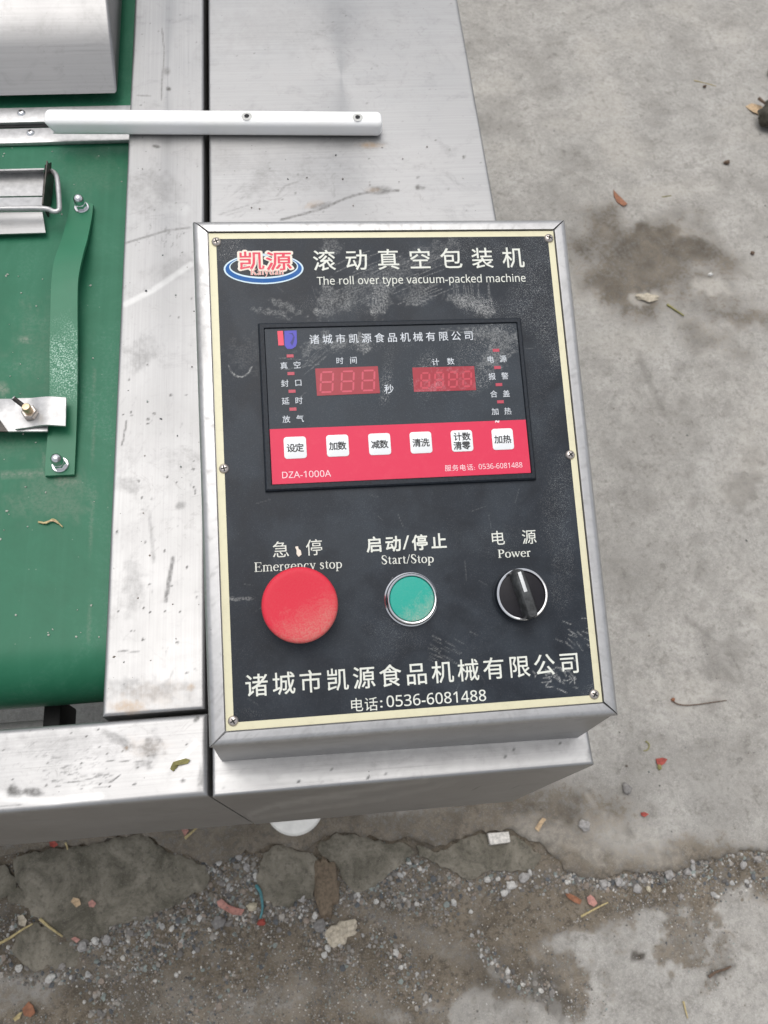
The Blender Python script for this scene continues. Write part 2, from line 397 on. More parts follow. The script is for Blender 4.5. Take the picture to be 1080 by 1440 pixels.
def smooth_path(pts, k=6):
    P = [np.array(p, float) for p in pts]; P = [2 * P[0] - P[1]] + P + [2 * P[-1] - P[-2]]; out = []
    for i in range(1, len(P) - 2):
        for s in range(k):
            t = s / k; a, b, c, d = P[i - 1], P[i], P[i + 1], P[i + 2]
            out.append(.5 * ((2 * b) + (-a + c) * t + (2 * a - 5 * b + 4 * c - d) * t * t + (-a + 3 * b - 3 * c + d) * t ** 3))
    out.append(P[-2]); return out
def arc_samples(a0, a1, r, step, side0, side1, ns=1):
    """1-D profile: (position, drop) pairs for side, rounded edge, flat, rounded edge, side"""
    L = []
    for i in range(ns): L.append((a0, r + side0 * (1 - i / ns)))
    for i in range(0, 5): th = math.pi / 2 * (1 - i / 4); L.append((a0 + r - r * math.sin(th), r * (1 - math.cos(th))))
    n = max(2, int((a1 - a0 - 2 * r) / step))
    for i in range(1, n): L.append((a0 + r + (a1 - a0 - 2 * r) * i / n, 0.))
    for i in range(0, 5): th = math.pi / 2 * i / 4; L.append((a1 - r + r * math.sin(th), r * (1 - math.cos(th))))
    for i in range(ns): L.append((a1, r + side1 * (i + 1) / ns))
    return np.array(L)
def shell(x0, x1, y0, y1, ztop, h, r, step, painter=None, zfun=None, ystep=None):
    """open-bottomed folded sheet box with rounded edges and a fine top"""
    A = arc_samples(x0, x1, r, step, h - r, h - r); B = arc_samples(y0, y1, r, ystep or step, h - r, h - r, 14)
    gx, gy = np.meshgrid(A[:, 0], B[:, 0]); dx, dy = np.meshgrid(A[:, 1], B[:, 1])
    drop = np.maximum(dx, dy); z = ztop - drop
    if zfun is not None: z = z + zfun(gx, gy) * (drop < 1e-6)
    V = np.stack([gx, gy, z], -1).reshape(-1, 3); nx, ny = len(A), len(B)
    idx = np.arange(nx * ny).reshape(ny, nx)
    F = np.stack([idx[:-1, :-1], idx[:-1, 1:], idx[1:, 1:], idx[1:, :-1]], -1).reshape(-1, 4)
    me = mesh_np(V, F)
    if painter is not None: set_paint(me, painter(V))
    me.set_sharp_from_angle(angle=math.radians(50))
    return me

# ============================================================ THE GROUND (structure)
SZ = 0.010     # top of the concrete slab
front_px = [(1500, 1120), (1180, 1178), (1080, 1197), (1050, 1196), (1020, 1204), (985, 1209), (960, 1222), (935, 1226), (905, 1229), (885, 1224), (862, 1232), (845, 1236), (815, 1232),
            (800, 1226), (785, 1207), (768, 1190), (752, 1183), (735, 1176), (722, 1166), (705, 1170), (690, 1168), (672, 1168), (655, 1174), (640, 1180), (628, 1188), (612, 1190),
            (600, 1184), (585, 1181), (568, 1177), (556, 1181), (543, 1181), (528, 1177), (505, 1175), (490, 1171), (472, 1170), (456, 1174), (448, 1182), (436, 1191), (422, 1196),
            (404, 1191), (388, 1186), (370, 1192), (356, 1200), (345, 1194), (330, 1203), (318, 1212), (300, 1214), (282, 1212), (268, 1204), (240, 1196), (222, 1188), (210, 1176),
            (198, 1171), (170, 1176), (150, 1178), (130, 1186), (100, 1190), (70, 1188), (40, 1194), (18, 1200), (0, 1204), (-120, 1215), (-400, 1240)]
front = [at(x, y, SZ)[:2] for x, y in front_px]
def jag(pts, amp, seed, n=4):
    out = []; r = random.Random(seed)
    for a, b in zip(pts[:-1], pts[1:]):
        a, b = np.array(a), np.array(b); L = np.hypot(*(b - a)); k = max(1, min(12, int(L / .006)))
        d = (b - a) / L; nn = np.array([-d[1], d[0]])
        for i in range(k): out.append(tuple(a + (b - a) * i / k + (nn * r.uniform(-amp, amp) if i else 0)))
    out.append(tuple(pts[-1])); return out
def sheet(name, poly, fine, step, coarse, zf, thick=.03, closed_outer=True, material='ground', painter=None, parent=None, rim=.006, rimdrop=.004, drop=False):
    """a slab: any outline, fine triangulation in the part seen close, edge walls down"""
    pts = [Vector(p) for p in poly]; n = len(pts); edges = [(i, (i + 1) % n) for i in range(n)]
    x0, x1, y0, y1 = fine; g = []
    for i, y in enumerate(np.arange(y0, y1, step)):
        for x in np.arange(x0, x1, step): g.append((x + (step / 2 if i % 2 else 0), y))
    g = np.array(g); cx = []
    if coarse:
        xs = [p[0] for p in poly]; ys = [p[1] for p in poly]
        for r in (1.2, 1.8, 3, 5, 9, 16, 30):
            for a in range(24): cx.append((.2 + r * math.cos(a * math.pi / 12 + r), .6 + r * math.sin(a * math.pi / 12 + r)))
    allp = np.vstack([g, np.array(cx)]) if cx else g
    P = np.array(poly); xx, yy = allp[:, 0], allp[:, 1]; ins = np.zeros(len(allp), bool); dmin = np.full(len(allp), 9.)
    for i in range(n):
        ax, ay = P[i]; bx, by = P[(i + 1) % n]
        c = ((ay > yy) != (by > yy)) & (xx < (bx - ax) * (yy - ay) / (by - ay + 1e-12) + ax); ins ^= c
        L2 = (bx - ax) ** 2 + (by - ay) ** 2 + 1e-12; t = np.clip(((xx - ax) * (bx - ax) + (yy - ay) * (by - ay)) / L2, 0, 1)
        dmin = np.minimum(dmin, np.hypot(xx - ax - t * (bx - ax), yy - ay - t * (by - ay)))
    keep = ins & (dmin > step * .45); inner = [Vector((float(a), float(b))) for a, b in allp[keep]]; dk = dmin[keep]
    r = geometry.delaunay_2d_cdt(pts + inner, edges, [list(range(n))], 1, 1e-7)
    V2, F = r[0], r[2]; V = np.array([(v.x, v.y, 0.) for v in V2])
    orig = r[3]; dd = np.zeros(len(V))
    for i, ol in enumerate(orig): dd[i] = dk[ol[0] - n] if ol and ol[0] >= n else 0.
    V[:, 2] = zf(V[:, 0], V[:, 1]) - rimdrop * (1 - sstep(0, rim, dd))
    F = [tuple(f) for f in F]; be = {}
    for f in F:
        for a, b in zip(f, f[1:] + f[:1]):
            be[(min(a, b), max(a, b))] = be.get((min(a, b), max(a, b)), 0) + 1
    walls = []; m = {}; VV = V.tolist()
    if not drop:
        for f in F:
            for a, b in zip(f, f[1:] + f[:1]):
                if be[(min(a, b), max(a, b))] == 1:
                    for q in (a, b):
                        if q not in m: m[q] = len(VV); VV.append([V[q, 0], V[q, 1], V[q, 2] - thick])
                    walls.append((b, a, m[a])); walls.append((b, m[a], m[b]))
    me = mesh_np(VV, F + walls)
    me.set_sharp_from_angle(angle=math.radians(60))
    if painter: set_paint(me, painter(np.array(VV)))
    return link(name, me, material, parent)

def ground_paint(V):
    px, py = proj(V); X, Y = px, py
    ok = (X > -300) & (X < 1400) & (Y > -300) & (Y < 1700)
    R = np.zeros(len(V)); G = np.zeros(len(V)); B = np.zeros(len(V))
    n1 = fbm(V[:, 0], V[:, 1], 9, 3, 5); n2 = fbm(V[:, 0], V[:, 1], 40, 5, 4)
    # --- big slab: dark damp patch, right of the control box
    k = lambda *a, **q: blob(X, Y, *a, **q)
    st = np.maximum.reduce([k(905, 375, 105, 68, 22, rough=.7, scale=.02, seed=4, soft=.6) * .62,
                            k(925, 345, 50, 26, 15, rough=.6, scale=.05, seed=9, soft=.6) * .85,
                            k(868, 405, 36, 26, 30, rough=.7, scale=.05, seed=14, soft=.6) * .85,
                            k(975, 350, 62, 24, 28, rough=.5, scale=.04, seed=21, soft=.7) * .65,
                            k(1040, 443, 48, 16, 12, rough=.8, scale=.05, seed=24, soft=.7) * .5,
                            k(1010, 420, 60, 30, 15, rough=.6, scale=.04, seed=25, soft=.8) * .35,
                            k(985, 470, 60, 22, 28, rough=.7, scale=.04, seed=33, soft=.8) * .4,
                            k(828, 340, 20, 50, 0, rough=.6, scale=.04, seed=34, soft=.8) * .35,
                            k(845, 305, 40, 10, 20, rough=.5, scale=.05, seed=35, soft=.8) * .45])
    B = np.maximum.reduce([k(908, 418, 22, 9, -10, rough=.8, scale=.08, seed=2) * .55, k(1000, 402, 24, 12, 10, rough=.7, scale=.08, seed=3) * .6,
                           k(930, 270, 60, 12, -8, rough=.7, scale=.03, seed=6, soft=.8) * .35, k(880, 480, 60, 20, 0, rough=.6, scale=.03, seed=7, soft=.8) * .3])
    st = np.clip(st * 1.45, 0, 1) * (1 - .9 * B)
    R = np.maximum(R, st * .75); G = np.maximum(G, st * np.clip(1.5 * n2 - .2, 0, 1) * .75)
    # tyre-tread ghosts and grooves
    tr = np.zeros(len(V))
    for i in range(11):
        y = 520 + i * 47; x = 955 + i * 5
        tr = np.maximum(tr, k(x, y, 13, 8, -60, rough=.5, scale=.1, seed=40 + i, soft=.7) * .35)
        tr = np.maximum(tr, k(x + 62, y + 10, 12, 6, -60, rough=.7, scale=.1, seed=60 + i, soft=.7) * .22)
    tr = np.maximum(tr, stroke(X, Y, [(898, 498), (910, 530), (925, 560), (935, 585)], 5, 3, .4, .05) * .45)
    tr = np.maximum(tr, stroke(X, Y, [(965, 870), (985, 885), (1010, 905), (1040, 925)], 4, 4, .8, .08) * .5)
    tr = np.maximum(tr, k(1045, 690, 22, 30, 20, rough=1.0, scale=.12, seed=71, soft=.4) * .6)
    tr = np.maximum(tr, k(1060, 640, 20, 14, 20, rough=1.0, scale=.15, seed=72, soft=.4) * .4)
    tr = np.maximum(tr, k(1020, 930, 30, 36, 20, rough=1.1, scale=.12, seed=73, soft=.4) * .32)
    tr = np.maximum(tr, k(878, 1112, 9, 12, 0, rough=.8, scale=.15, seed=74, soft=.5) * .4)
    tr = np.maximum(tr, k(762, 262, 26, 12, 10, rough=.8, scale=.05, seed=75, soft=.7) * .22)
    tr = np.maximum(tr, k(775, 262, 14, 8, 10, rough=.8, scale=.05, seed=76, soft=.7) * .28)
    G = np.maximum(G, tr * .8)
    # mottling of the old concrete
    G = np.maximum(G, sstep(.52, .75, n1) * .20); B = np.maximum(B, sstep(.55, .8, 1 - n1) * .35)
    G = np.maximum(G, sstep(.66, .8, n2) * .16)
    # soil creeping over the slab edge in the foreground
    edge = np.interp(X, [-300, 300, 560, 700, 850, 1000, 1080, 1400], [1130, 1140, 1110, 1075, 1150, 1172, 1172, 1120])
    mud = sstep(-10, 40, Y - edge + (n1 - .5) * 60)
    R = np.maximum(R, mud * (.80 + .3 * (n2 - .5)))
    R = np.maximum(R, k(800, 1135, 110, 34, 12, rough=.4, scale=.03, seed=80, soft=.6) * .62)
    B = np.maximum(B * (R < .5), k(850, 1185, 100, 26, 5, rough=.9, scale=.07, seed=81, soft=.4) * .55 * (.3 + n2))
    B = np.maximum(B, k(745, 1165, 40, 20, 5, rough=1., scale=.07, seed=82, soft=.4) * .6 * (.3 + n2)); G = np.maximum(G, k(800, 1160, 110, 45, 8, rough=1.2, scale=.08, seed=83, soft=.3) * .5 * sstep(.45, .6, n2))
    B = np.maximum(B, stroke(X, Y, [(818, 1110), (846, 1142), (930, 1185)], 2.2, 5, .5, .1) * .4)
    R = np.where(ok, R, 0); G = np.where(ok, G, sstep(.52, .75, n1) * .2); B = np.where(ok, B, 0)
    return np.stack([R, G, B], -1)
def lower_paint(V):
    X, Y = proj(V); ok = (X > -300) & (X < 1500) & (Y > 900) & (Y < 1800)
    n1 = fbm(V[:, 0], V[:, 1], 11, 31, 5); n2 = fbm(V[:, 0], V[:, 1], 45, 35, 4); k = lambda *a, **q: blob(X, Y, *a, **q)
    pale = np.maximum.reduce([k(900, 1400, 165, 110, -10, rough=.30, scale=.025, seed=1, soft=.16) * (1 - .55 * sstep(.55, .7, n2)),
                              k(1030, 1330, 90, 70, -30, rough=.5, scale=.03, seed=2, soft=.25) * .9,
                              k(1040, 1460, 200, 110, 0, rough=.3, scale=.03, seed=3, soft=.2) * .95,
                              k(720, 1440, 110, 40, 12, rough=.5, scale=.04, seed=4, soft=.3) * .75,
                              k(610, 1325, 130, 16, 24, rough=.7, scale=.04, seed=5, soft=.5) * .28,
                              k(20, 1400, 70, 26, -10, rough=.6, scale=.04, seed=6, soft=.4) * .45,
                              k(350, 1430, 120, 26, -25, rough=.7, scale=.04, seed=7, soft=.5) * .35,
                              k(540, 1425, 50, 20, 20, rough=.8, scale=.06, seed=8, soft=.5) * .35,
                              k(120, 1360, 50, 18, 20, rough=.8, scale=.06, seed=9, soft=.5) * .2])
    bite = np.maximum.reduce([k(965, 1320, 40, 44, 20, rough=1., scale=.07, seed=11, soft=.35) * .75, k(790, 1375, 30, 60, -38, rough=1.0, scale=.06, seed=12, soft=.35) * .8,
                              k(1010, 1345, 20, 40, 20, rough=1.1, scale=.07, seed=13, soft=.3) * .6, k(900, 1270, 100, 12, -5, rough=.9, scale=.07, seed=14, soft=.4) * .6])
    pale = pale * (1 - bite)
    R = np.where(ok, 1 - pale, sstep(.42, .6, n1)); R = np.clip(R - .25 * sstep(.5, .75, n2), 0, 1)
    G = np.maximum.reduce([k(695, 1375, 34, 70, -38, rough=.7, scale=.06, seed=15, soft=.5) * .38, k(770, 1395, 20, 40, -45, rough=.9, scale=.1, seed=16, soft=.4) * .6,
                           k(896, 1345, 10, 6, 0, rough=.7, scale=.2, seed=17, soft=.3) * .95, k(1015, 1365, 22, 6, -20, rough=1., scale=.15, seed=18, soft=.3) * .7,
                           k(925, 1405, 42, 34, 0, rough=.7, scale=.06, seed=19, soft=.6) * .28 * (.5 + .5 * np.sin((X + Y) * .55)),
                           k(200, 1390, 120, 50, 10, rough=.7, scale=.04, seed=20, soft=.6) * .25, k(30, 1300, 60, 60, 0, rough=.8, scale=.05, seed=22, soft=.6) * .4,
                           sstep(.6, .78, n2) * .25 * R])
    B = np.maximum(sstep(.6, .78, 1 - n1) * .30 * (R < .6), k(250, 1400, 40, 30, 60, rough=1., scale=.06, seed=21, soft=.5) * .16)
    return np.stack([R, np.where(ok, G, 0), np.where(ok, B, 0)], -1)
def zslab(x, y): return SZ + (fbm(x, y, 14, 50, 4) - .5) * .004 * (np.hypot(x, y) < 3) + (fbm(x, y, 90, 51, 3) - .5) * .0012 * (np.hypot(x, y) < 3)
def zsoil(x, y):
    near = (np.hypot(x, y) < 3); X, Y = proj(np.stack([x, y, np.zeros_like(x)], -1))
    rise = np.interp(Y, [1150, 1260, 1330, 1500], [-.001, .000, .004, .006])
    return np.where(near, rise, 0) + (fbm(x, y, 18, 60, 4) - .5) * .012 * near + (fbm(x, y, 120, 61, 3) - .5) * .003 * near
bl = at(0, 1440, 0); br_ = at(1080, 1440, 0)
soil_poly = [(-60, -60), (60, -60), (60, 60), (-60, 60)]
ground = sheet('ground', soil_poly, (-.62, .72, -.34, .24), .0042, True, zsoil, drop=True, painter=lower_paint, rimdrop=0)
ground['kind'] = 'structure'
slab_poly = jag(front, .0030, 5) + [(-4, 1.0), (-4, 9), (40, 9), (40, .4)]
yard = sheet('concrete_yard', slab_poly, (-.45, 1.25, -.05, 2.0), .0068, False, zslab, .05, painter=ground_paint)
yard['kind'] = 'structure'
# broken chunks of the slab edge: each a piece of the ground
chunks = [
    [(20, 1211), (45, 1202), (95, 1196), (135, 1192), (165, 1184), (200, 1178), (212, 1187), (226, 1197), (255, 1207), (285, 1218), (292, 1232), (285, 1250), (262, 1260), (250, 1272), (222, 1280), (196, 1292), (160, 1298), (144, 1312), (112, 1326), (96, 1322), (78, 1306), (50, 1288), (34, 1270), (33, 1252), (22, 1232)],
    [(372, 1204), (390, 1194), (405, 1197), (424, 1204), (438, 1206), (446, 1218), (444, 1240), (438, 1262), (420, 1262), (405, 1274), (385, 1272), (370, 1258), (362, 1232)],
    [(450, 1190), (470, 1178), (495, 1178), (520, 1186), (545, 1190), (566, 1188), (580, 1200), (560, 1216), (540, 1232), (520, 1246), (500, 1252), (488, 1240), (476, 1216), (458, 1206)],
    [(588, 1190), (612, 1198), (630, 1196), (650, 1184), (675, 1178), (700, 1180), (722, 1178), (745, 1192), (760, 1205), (748, 1220), (720, 1224), (690, 1222), (660, 1236), (640, 1224), (612, 1212), (592, 1204)],
    [(22, 1318), (45, 1304), (70, 1312), (88, 1326), (98, 1340), (86, 1358), (62, 1366), (36, 1358), (20, 1342)],
    [(84, 1332), (100, 1328), (112, 1340), (108, 1356), (92, 1358), (82, 1346)],
    [(-20, 1224), (4, 1222), (16, 1236), (18, 1252), (4, 1260), (-22, 1262)],
    [(12, 1256), (24, 1254), (34, 1262), (30, 1272), (14, 1270)],
]
for i, c in enumerate(chunks):
    ccx, ccy = sum(q[0] for q in c) / len(c), sum(q[1] for q in c) / len(c); c = [(x + (x - ccx) / (math.hypot(x - ccx, y - ccy) + 1) * 3, y + (y - ccy) / (math.hypot(x - ccx, y - ccy) + 1) * (7 if y < ccy else 3)) for x, y in c]
    poly = [tuple(at(x, y, .008)[:2]) for x, y in c]; poly = jag(poly + [poly[0]], .0026, 20 + i)[:-1]
    xs = [p[0] for p in poly]; ys = [p[1] for p in poly]; tx, ty = random.uniform(-.02, .02), random.uniform(-.02, .02)
    mx, my = sum(xs) / len(xs), sum(ys) / len(ys)
    o = sheet('concrete_slab', poly, (min(xs), max(xs), min(ys), max(ys)), .006, False,
              lambda x, y: .008 + (x - mx) * tx + (y - my) * ty + (fbm(x, y, 40, 70, 4) - .5) * .004, .03, material='slab', parent=ground, rim=.01, rimdrop=.004)

# gravel: real stones, more where the photograph has them
ICO1 = None
def ico(sub):
    bm = bmesh.new(); bmesh.ops.create_icosphere(bm, subdivisions=sub, radius=1); v = np.array([q.co[:] for q in bm.verts]); f = np.array([[q.index for q in p.verts] for p in bm.faces]); bm.free(); return v, f
I1, I2 = ico(1), ico(2)
def stone_colors(n, bright=.0):
    pal = .85 * np.array([(.30, .28, .25), (.22, .205, .19), (.38, .35, .31), (.15, .14, .13), (.50, .49, .47), (.22, .19, .15), (.33, .27, .22), (.10, .11, .12), (.26, .30, .28)])
    c = pal[RNG.integers(0, len(pal), n)] * RNG.uniform(.75, 1.2, (n, 1)); k = RNG.random(n) < .035 + bright; c[k] = (.56, .54, .50); return c
def scatter_mesh(pos, size, cols, base=I1, flat=.65):
    bv, bf = base; n = len(pos); nv = len(bv)
    ang = RNG.uniform(0, 6.28, n); ca, sa = np.cos(ang), np.sin(ang)
    sc = RNG.uniform(.65, 1.25, (n, 3)) * size[:, None]; sc[:, 2] *= flat
    v = bv[None] * (1 + RNG.uniform(-.34, .30, (n, nv, 1))) * sc[:, None]
    x = v[..., 0] * ca[:, None] - v[..., 1] * sa[:, None]; y = v[..., 0] * sa[:, None] + v[..., 1] * ca[:, None]
    V = np.stack([x, y, v[..., 2]], -1) + pos[:, None]; F = bf[None] + (np.arange(n) * nv)[:, None, None]
    me = mesh_np(V.reshape(-1, 3), F.reshape(-1, 3), smooth=False); set_paint(me, np.repeat(cols, nv, 0), 'tint'); return me
def gravel_density(X, Y):
    d = np.zeros_like(X)
    for pts, wd, s in [([(300, 1215), (335, 1225), (330, 1255), (345, 1285)], 26, 1.6), ([(118, 1322), (160, 1312), (205, 1300), (250, 1282), (290, 1268), (320, 1270)], 17, 1.5),
                       ([(140, 1330), (200, 1345), (250, 1320), (300, 1300)], 30, .7), ([(355, 1275), (420, 1282), (480, 1262), (520, 1248), (545, 1225), (575, 1215)], 17, 1.5),
                       ([(500, 1180), (485, 1230), (495, 1260)], 10, 1.0), ([(545, 1215), (560, 1250), (590, 1260), (620, 1270)], 26, .9), ([(600, 1228), (650, 1244), (700, 1250)], 14, .6),
                       ([(690, 1236), (720, 1228), (752, 1240), (800, 1240)], 14, .8), ([(800, 1236), (845, 1243), (880, 1239), (915, 1236), (965, 1226), (985, 1216)], 9, 2.6),
                       ([(990, 1214), (1030, 1206), (1080, 1205)], 8, 1.2), ([(1000, 1235), (1080, 1240)], 22, .45), ([(60, 1270), (40, 1300), (10, 1310), (5, 1340)], 14, .9),
                       ([(0, 1365), (70, 1375), (130, 1365)], 14, .8), ([(155, 1330), (140, 1380), (150, 1420)], 22, .8), ([(440, 1290), (460, 1330), (475, 1345)], 22, .8),
                       ([(520, 1300), (560, 1350), (600, 1400)], 22, .5), ([(672, 1320), (690, 1350), (715, 1375), (740, 1390)], 10, 1.1), ([(750, 1375), (770, 1400)], 14, .5), ([(340, 1330), (300, 1400)], 60, .25)]:
        d = np.maximum(d, stroke(X, Y, pts, wd, 7, .55, .06) * s)
    return d
n = 150000; P0 = np.stack([RNG.uniform(-.55, .70, n), RNG.uniform(-.30, .22, n), np.zeros(n)], -1)
X, Y = proj(P0); dens = gravel_density(X, Y); keep = (RNG.random(n) < dens * .42) & (Y > 1175)
pos = P0[keep]; sz = RNG.lognormal(math.log(.0017), .45, len(pos)).clip(.0008, .0055); pos[:, 2] = zsoil(pos[:, 0], pos[:, 1]) + sz * RNG.uniform(-.25, .4, len(pos))
g = link('gravel', scatter_mesh(pos, sz, stone_colors(len(pos))), 'pebbles')
tag(g, 'loose grey gravel lying in the cracks of the broken concrete', 'gravel', kind='stuff')
n = 70000; P0 = np.stack([RNG.uniform(-.55, .70, n), RNG.uniform(-.30, .22, n), np.zeros(n)], -1); X, Y = proj(P0)
pp = 1 - lower_paint(P0)[:, 0] * .9; nn_ = fbm(P0[:, 0], P0[:, 1], 14, 90, 4)
keep = (RNG.random(n) < (1 - pp) * (.25 + sstep(.45, .6, nn_))) & (Y > 1200) ; pos = P0[keep]; sz = RNG.uniform(.0005, .0014, len(pos)); pos[:, 2] = zsoil(pos[:, 0], pos[:, 1]) + sz * .3
g = link('grit', scatter_mesh(pos, sz, stone_colors(len(pos), .0)), 'pebbles')
tag(g, 'fine grit spread over the brown soil in the foreground', 'grit', kind='stuff')
n = 900; P0 = np.stack([RNG.uniform(.16, 1.2, n), RNG.uniform(-.05, 1.8, n), np.zeros(n)], -1); X, Y = proj(P0); keep = (Y < 1170) & (RNG.random(n) < .15 + .85 * np.exp(-((Y - 1100) / 160.) ** 2)) & ((X > 850) | (Y < 300) | (Y > 1110))
pos = P0[keep][:330]; sz = RNG.uniform(.0006, .0019, len(pos)); pos[:, 2] = SZ + sz * .3
g = link('yard_grit', scatter_mesh(pos, sz, stone_colors(len(pos)) * .55), 'pebbles')
tag(g, 'dark grit sprinkled over the pale concrete yard', 'grit', kind='stuff')

# ============================================================ THE MACHINE
mac = bpy.data.objects.new('packing_machine', None); COL.objects.link(mac)
mac.location = (0, .6, SZ); WM[mac.name] = Matrix.Translation((0, .6, SZ))
tag(mac, 'stainless steel vacuum packing machine with green belt, black control panel and red stop button', 'packing machine')

def px_paint(strokes=(), blobs=(), brown=(), pale=()):
    def f(V):
        X, Y = proj(V); R = np.zeros(len(V)); G = R.copy(); B = R.copy()
        for i, (pts, wd, s, bk) in enumerate(strokes): R = np.maximum(R, stroke(X, Y, pts, wd, 10 + i, bk, .25) * s)
        for i, (cx, cy, rx, ry, a, s, rg) in enumerate(blobs): R = np.maximum(R, blob(X, Y, cx, cy, rx, ry, a, rg, .12, 100 + i, .6) * s)
        for i, (cx, cy, rx, ry, a, s, rg) in enumerate(brown): G = np.maximum(G, blob(X, Y, cx, cy, rx, ry, a, rg, .15, 150 + i, .7) * s)
        for i, (pts, wd, s, bk) in enumerate(pale): B = np.maximum(B, stroke(X, Y, pts, wd, 60 + i, bk, .1) * s)
        return np.stack([R, G, B], -1)
    return f
rs = random.Random(3)
def hair(n, x0, x1, y0, y1, L, ang, wd, s):
    out = []
    for _ in range(n):
        x, y = rs.uniform(x0, x1), rs.uniform(y0, y1); a = math.radians(ang + rs.gauss(0, 14)); l = L * rs.uniform(.4, 1.3)
        out.append(([(x, y), (x + l * .5 * math.cos(a) + rs.gauss(0, 1), y - l * .5 * math.sin(a)), (x + l * math.cos(a), y - l * math.sin(a))], wd, s * rs.uniform(.4, 1), .6))
    return out
XG = -0.0796         # the narrow gap between side beam and cabinet
# side beam right of the belt
sb = px_paint(strokes=[([(176, 342), (205, 333), (235, 324), (268, 320)], 1.5, .5, .8), ([(228, 40), (231, 75), (229, 100), (227, 140)], 1.0, .6, .5), ([(193, 134), (212, 135)], 1, .6, .4),
                       ([(243, 785), (238, 815), (233, 845)], 2.6, .55, .7), ([(178, 592), (172, 625)], 1.1, .6, .6), ([(210, 720), (216, 790)], 2.5, .22, .8),
                       ([(165, 915), (195, 917)], 1.0, .4, .4)] + hair(22, 190, 260, 322, 350, 8, 80, .7, .4) + hair(16, 178, 250, 280, 310, 20, 10, .8, .25) + hair(30, 160, 270, 480, 980, 12, 70, .6, .22),
              blobs=[(235, 100, 5, 6, 0, .55, .5), (220, 206, 5, 2, 10, .95, .2), (237, 125, 3, 2.5, 30, .95, .3), (215, 270, 34, 26, 0, .22, .9), (240, 380, 30, 14, -20, .2, .9), (196, 500, 16, 20, 40, .28, .9),
                     (188, 830, 14, 30, 0, .15, 1), (254, 710, 7, 4, -10, .35, .6), (180, 682, 14, 10, 0, .2, .9), (200, 970, 60, 12, 0, .22, 1.)] +
              [(rs.uniform(160, 280), rs.uniform(500, 995), rs.uniform(.8, 1.8), rs.uniform(.8, 1.6), rs.uniform(0, 180), .9, .2) for _ in range(48)] + [(rs.uniform(190, 280), rs.uniform(10, 480), rs.uniform(.7, 1.3), .9, 0, .8, .2) for _ in range(22)],
              brown=[(180, 995, 22, 9, 0, .55, .8), (268, 966, 4, 5, 40, .5, .5), (215, 975, 40, 14, 0, .12, 1.)],
              pale=[([(176, 428), (215, 408), (268, 372)], 4, .5, .3), ([(205, 270), (225, 290), (260, 295)], 8, .2, .6)])
me = shell(-.1458, XG - .0012, .1068, 1.25, TZ, .022, .0022, .0011, sb, lambda x, y: (fbm(x, y, 12, 5, 3) - .5) * .0006)
link('side_beam', me, 'steel_long', mac)
link('beam_web', from_bm(box_bm(-.128, XG - .004, .112, 1.24, TZ - .285, TZ - .0225, .001)), 'steel_lid', mac)
# front beam
fb = px_paint(strokes=hair(70, 55, 150, 1062, 1108, 12, 8, .6, .42) + hair(30, 20, 120, 1030, 1070, 14, 35, .6, .3) + [([(95, 1100), (120, 1097), (152, 1088)], .9, .5, .5), ([(150, 1070), (215, 1071)], .7, .45, .5), ([(0, 1134), (30, 1132)], 1.2, .35, .8), ([(155, 1100), (166, 1092)], 1, .8, .2)],
              blobs=[(20, 1113, 8, 7, 0, .8, .7), (44, 1114, 13, 4.5, 6, .7, .8), (212, 1056, 14, 20, 20, .4, .9), (168, 1040, 18, 6, 30, .35, .8), (178, 1052, 3, 3.2, 0, .7, .2), (257, 1098, 2.5, 2.5, 0, .6, .2), (277, 1010, 3, 5, 40, .8, .3), (283, 1095, 4, 18, 0, .35, .9), (80, 1045, 60, 20, 0, .13, 1.)] +
              [(rs.uniform(5, 285), rs.uniform(1025, 1130), rs.uniform(.7, 1.7), rs.uniform(.7, 1.4), rs.uniform(0, 180), .85, .2) for _ in range(32)],
              brown=[(178, 1052, 2.2, 2.2, 0, .9, .1), (205, 1050, 25, 12, 0, .12, 1)], pale=[([(252, 1070), (275, 1045)], 3.5, .6, .3), ([(0, 1120), (60, 1128), (140, 1120)], 6, .4, .6)])
FZ = .285
me = shell(-.95, XG + .0004, .0530, .1042, TZ, FZ, .0035, .0012, fb, lambda x, y: (fbm(x, y, 20, 8, 3) - .5) * .0008, .0009)
link('front_beam', me, 'steel_top', mac)
link('beam_underside', from_bm(box_bm(-.949, XG - .001, .0545, .103, TZ - FZ, TZ - FZ + .002, 0)), 'steel_lid', mac)
